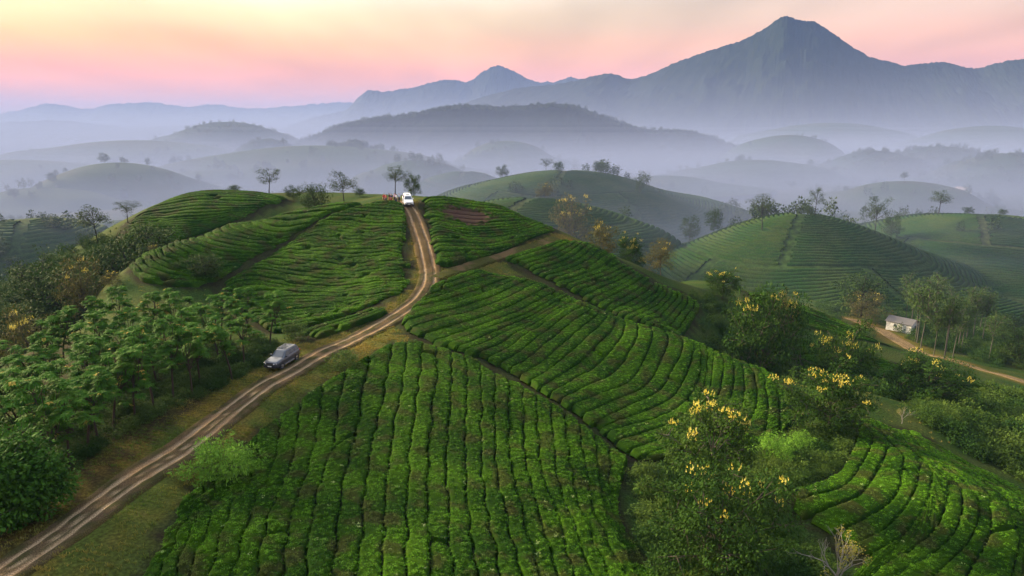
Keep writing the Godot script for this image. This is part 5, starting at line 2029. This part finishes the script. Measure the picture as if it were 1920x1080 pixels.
# ------------------------------------------------------------------ people
# joints of a standing figure 1.68 m tall, facing +z; each bone: from, to, radii, what covers it
func figure(arm: float, stride: float, twist: float) -> Array:
	var hip := Vector3(0, 0.90, 0)
	var chest := Vector3(0, 1.28, 0.01)
	var out := [
		[hip, Vector3(0, 1.08, 0), 0.135, 0.125, "trousers"], [Vector3(0, 1.05, 0), chest, 0.125, 0.145, "shirt"],
		[Vector3(-0.13, 1.36, 0), Vector3(0.13, 1.36, 0), 0.085, 0.085, "shirt"], [Vector3(0, 1.40, 0), Vector3(0, 1.48, 0.01), 0.055, 0.05, "skin"],
		[Vector3(0, 1.545, 0.03), Vector3(0, 1.60, 0.01), 0.082, 0.092, "skin"], [Vector3(0, 1.615, -0.025), Vector3(0, 1.60, -0.03), 0.098, 0.085, "hair"],
		[Vector3(0, 1.555, 0.10), Vector3(0, 1.54, 0.118), 0.012, 0.016, "skin"]]
	for s: float in [-1.0, 1.0]:
		var knee := Vector3(0.10 * s, 0.49, 0.03 + stride * s)
		var foot := Vector3(0.11 * s, 0.07, -0.02 + stride * 1.4 * s)
		out.append([Vector3(0.085 * s, 0.88, 0), knee, 0.098, 0.066, "trousers"])
		out.append([knee, foot, 0.062, 0.045, "trousers"])
		out.append([foot - Vector3(0, 0.02, 0.04), foot + Vector3(0.02 * s, -0.03, 0.15), 0.05, 0.04, "shoes"])
		var bend := arm if s > 0 else arm * 0.3
		var elbow := Vector3(0.24 * s, 1.10, -0.03 + 0.12 * bend)
		var hand := elbow + Vector3(0.02 * s - 0.14 * s * bend, -0.25 + 0.36 * bend, 0.06 + 0.16 * bend)
		out.append([Vector3(0.18 * s, 1.36, 0), elbow, 0.06, 0.046, "shirt"])
		out.append([elbow, hand, 0.043, 0.032, "skin"])
		var d := (hand - elbow).normalized()
		out.append([hand, hand + d * 0.07, 0.036, 0.034, "skin"])
		for f in 4:
			var sp := (f - 1.5) * 0.02
			out.append([hand + d * 0.07 + Vector3(0, 0, sp), hand + d * (0.145 - absf(f - 1.3) * 0.01) + Vector3(-0.015 * s, 0, sp * 1.2), 0.011, 0.009, "skin"])
		out.append([hand + d * 0.02, hand + d * 0.07 + Vector3(0, 0, 0.05), 0.012, 0.01, "skin"])
	return out

func body(bones: Array, wear: Dictionary) -> ArrayMesh:
	var cell := 0.03
	var lo := Vector3(-0.42, -0.03, -0.36)
	var nx := 28
	var ny := 60
	var nz := 26
	var field := PackedFloat32Array()
	field.resize(nx * ny * nz)
	field.fill(1.0)
	var who := PackedInt32Array()
	who.resize(nx * ny * nz)
	var best := PackedFloat32Array()
	best.resize(nx * ny * nz)
	best.fill(9.0)
	for bi in bones.size():
		var bn: Array = bones[bi]
		var a: Vector3 = bn[0]
		var c: Vector3 = bn[1]
		var r := maxf(bn[2], bn[3]) + 0.1
		var p0 := ((a.min(c) - Vector3.ONE * r - lo) / cell).floor()
		var p1 := ((a.max(c) + Vector3.ONE * r - lo) / cell).ceil()
		var ac := c - a
		var l2 := maxf(ac.length_squared(), 1e-6)
		for k in range(maxi(int(p0.z), 0), mini(int(p1.z), nz - 1) + 1):
			for j in range(maxi(int(p0.y), 0), mini(int(p1.y), ny - 1) + 1):
				for i in range(maxi(int(p0.x), 0), mini(int(p1.x), nx - 1) + 1):
					var p := lo + Vector3(i, j, k) * cell
					var t := clampf((p - a).dot(ac) / l2, 0.0, 1.0)
					var d: float = (p - a - ac * t).length() - lerpf(bn[2], bn[3], t)
					var o := (k * ny + j) * nx + i
					var f := field[o]
					var h := clampf(0.5 + 0.5 * (f - d) / 0.03, 0.0, 1.0)
					field[o] = lerpf(f, d, h) - 0.03 * h * (1.0 - h)
					if d < best[o]:
						best[o] = d
						who[o] = bi
	var b := MB.new()
	var at := {}
	for k in nz - 1:
		for j in ny - 1:
			for i in nx - 1:
				var sum := Vector3.ZERO
				var n := 0
				var o := (k * ny + j) * nx + i
				var v := [field[o], field[o + 1], field[o + nx], field[o + nx + 1], field[o + nx * ny], field[o + nx * ny + 1], field[o + nx * ny + nx], field[o + nx * ny + nx + 1]]
				for e in [[0, 1], [2, 3], [4, 5], [6, 7], [0, 2], [1, 3], [4, 6], [5, 7], [0, 4], [1, 5], [2, 6], [3, 7]]:
					var p: float = v[e[0]]
					var q: float = v[e[1]]
					if (p < 0.0) != (q < 0.0):
						var t := p / (p - q)
						var ca := Vector3(e[0] & 1, (e[0] >> 1) & 1, e[0] >> 2)
						var cb := Vector3(e[1] & 1, (e[1] >> 1) & 1, e[1] >> 2)
						sum += ca.lerp(cb, t)
						n += 1
				if n:
					at[o] = b.v.size()
					b.v.append(lo + (Vector3(i, j, k) + sum / n) * cell)
					b.c.append(wear[bones[who[o]][4]])
	var step := [1, nx, nx * ny]
	for k in range(1, nz - 1):
		for j in range(1, ny - 1):
			for i in range(1, nx - 1):
				var o := (k * ny + j) * nx + i
				for ax in 3:
					var s0 := field[o] < 0.0
					if s0 == (field[o + step[ax]] < 0.0):
						continue
					var u: int = step[(ax + 1) % 3]
					var w: int = step[(ax + 2) % 3]
					var q := [at[o], at[o - u], at[o - u - w], at[o - w]]
					if s0:
						b.quad(q[0], q[3], q[2], q[1])
					else:
						b.quad(q[0], q[1], q[2], q[3])
	return b.mesh()

func build_people() -> void:
	var cloth := mat("people", Color.WHITE, 0.85)
	cloth.vertex_color_use_as_albedo = true
	var skin_c := Color(0.42, 0.26, 0.18)
	var hair := Color(0.02, 0.016, 0.014)
	var red := Color(0.34, 0.025, 0.035)
	var black := Color(0.025, 0.025, 0.03)
	var crowd := [
		[-4.55, -0.2, 0.3, red, Color(0.10, 0.02, 0.03), "person in a red top and dark red trousers at the far left of the group", 0.4],
		[-4.05, 0.35, -0.5, Color(0.36, 0.04, 0.04), Color(0.05, 0.04, 0.06), "person in a red top and dark trousers second from the left of the group", 0.9],
		[-3.5, -0.3, 0.8, black, Color(0.30, 0.06, 0.05), "person in a black top and reddish trousers in the group by the car", 0.2],
		[-3.0, 0.15, -0.2, Color(0.05, 0.03, 0.09), Color(0.42, 0.10, 0.06), "person in a dark top and orange-red trousers at the middle of the group", 0.6],
		[-2.45, -0.35, 0.5, Color(0.50, 0.34, 0.48), black, "person in a pale pink top and black trousers in the group by the car", 0.8],
		[-1.95, 0.25, -0.7, Color(0.62, 0.62, 0.68), Color(0.05, 0.06, 0.12), "person in a white top and navy trousers next to the white car", 0.3],
		[-1.5, -0.3, 0.2, Color(0.40, 0.46, 0.62), black, "person in a light blue top nearest the white car", 0.5],
	]
	for c in crowd:
		var wear := {"shirt": c[3], "trousers": c[4], "skin": skin_c, "hair": hair, "shoes": black}
		var x: float = WHITE_CAR_AT[0] + c[0] * 0.85 - 0.2
		var z: float = WHITE_CAR_AT[1] + c[1] + 0.3
		var o := top("person", body(figure(c[6], 0.05 * c[2], 0.0), wear), cloth)
		o.position = Vector3(x, near_y(x, z) + 0.02, z)
		o.rotation.y = c[2] * 1.5
		tag(o, c[5], "person", "people beside the white car")

# ------------------------------------------------------------------ mist lying in the valley, in layers
func build_mist() -> void:
	for l in [[14.0, 0.0018, -240.0, -2000.0], [24.0, 0.0014, -250.0, -1950.0], [32.0, 0.0008, -320.0, -1900.0], [40.0, 0.0005, -350.0, -1850.0], [47.0, 0.0003, -380.0, -1800.0], [54.0, 0.0003, -140.0, -1750.0], [61.0, 0.00012, -400.0, -2400.0], [68.0, 0.00011, -420.0, -3000.0], [76.0, 0.0001, -430.0, -3500.0], [86.0, 9e-05, -440.0, -4000.0], [98.0, 8e-05, -460.0, -5000.0], [112.0, 7e-05, -480.0, -6000.0], [130.0, 6e-05, -520.0, -7000.0], [155.0, 5e-05, -600.0, -8500.0], [185.0, 5e-05, -800.0, -9500.0], [225.0, 4e-05, -1000.0, -10400.0]]:
		var f := FogVolume.new()
		f.name = numbered("mist")
		f.shape = RenderingServer.FOG_VOLUME_SHAPE_BOX
		var low := -40.0
		f.size = Vector3(21000, l[0] - low, l[2] - l[3])
		f.position = Vector3(0, (l[0] + low) / 2, (l[2] + l[3]) / 2)
		var m := FogMaterial.new()
		m.density = l[1]
		m.albedo = Color(0.60, 0.66, 0.84)
		f.material = m
		f.set_meta("kind", "stuff")
		tag(f, "low morning mist lying over the valley floor between hills", "mist")
		add_child(f)
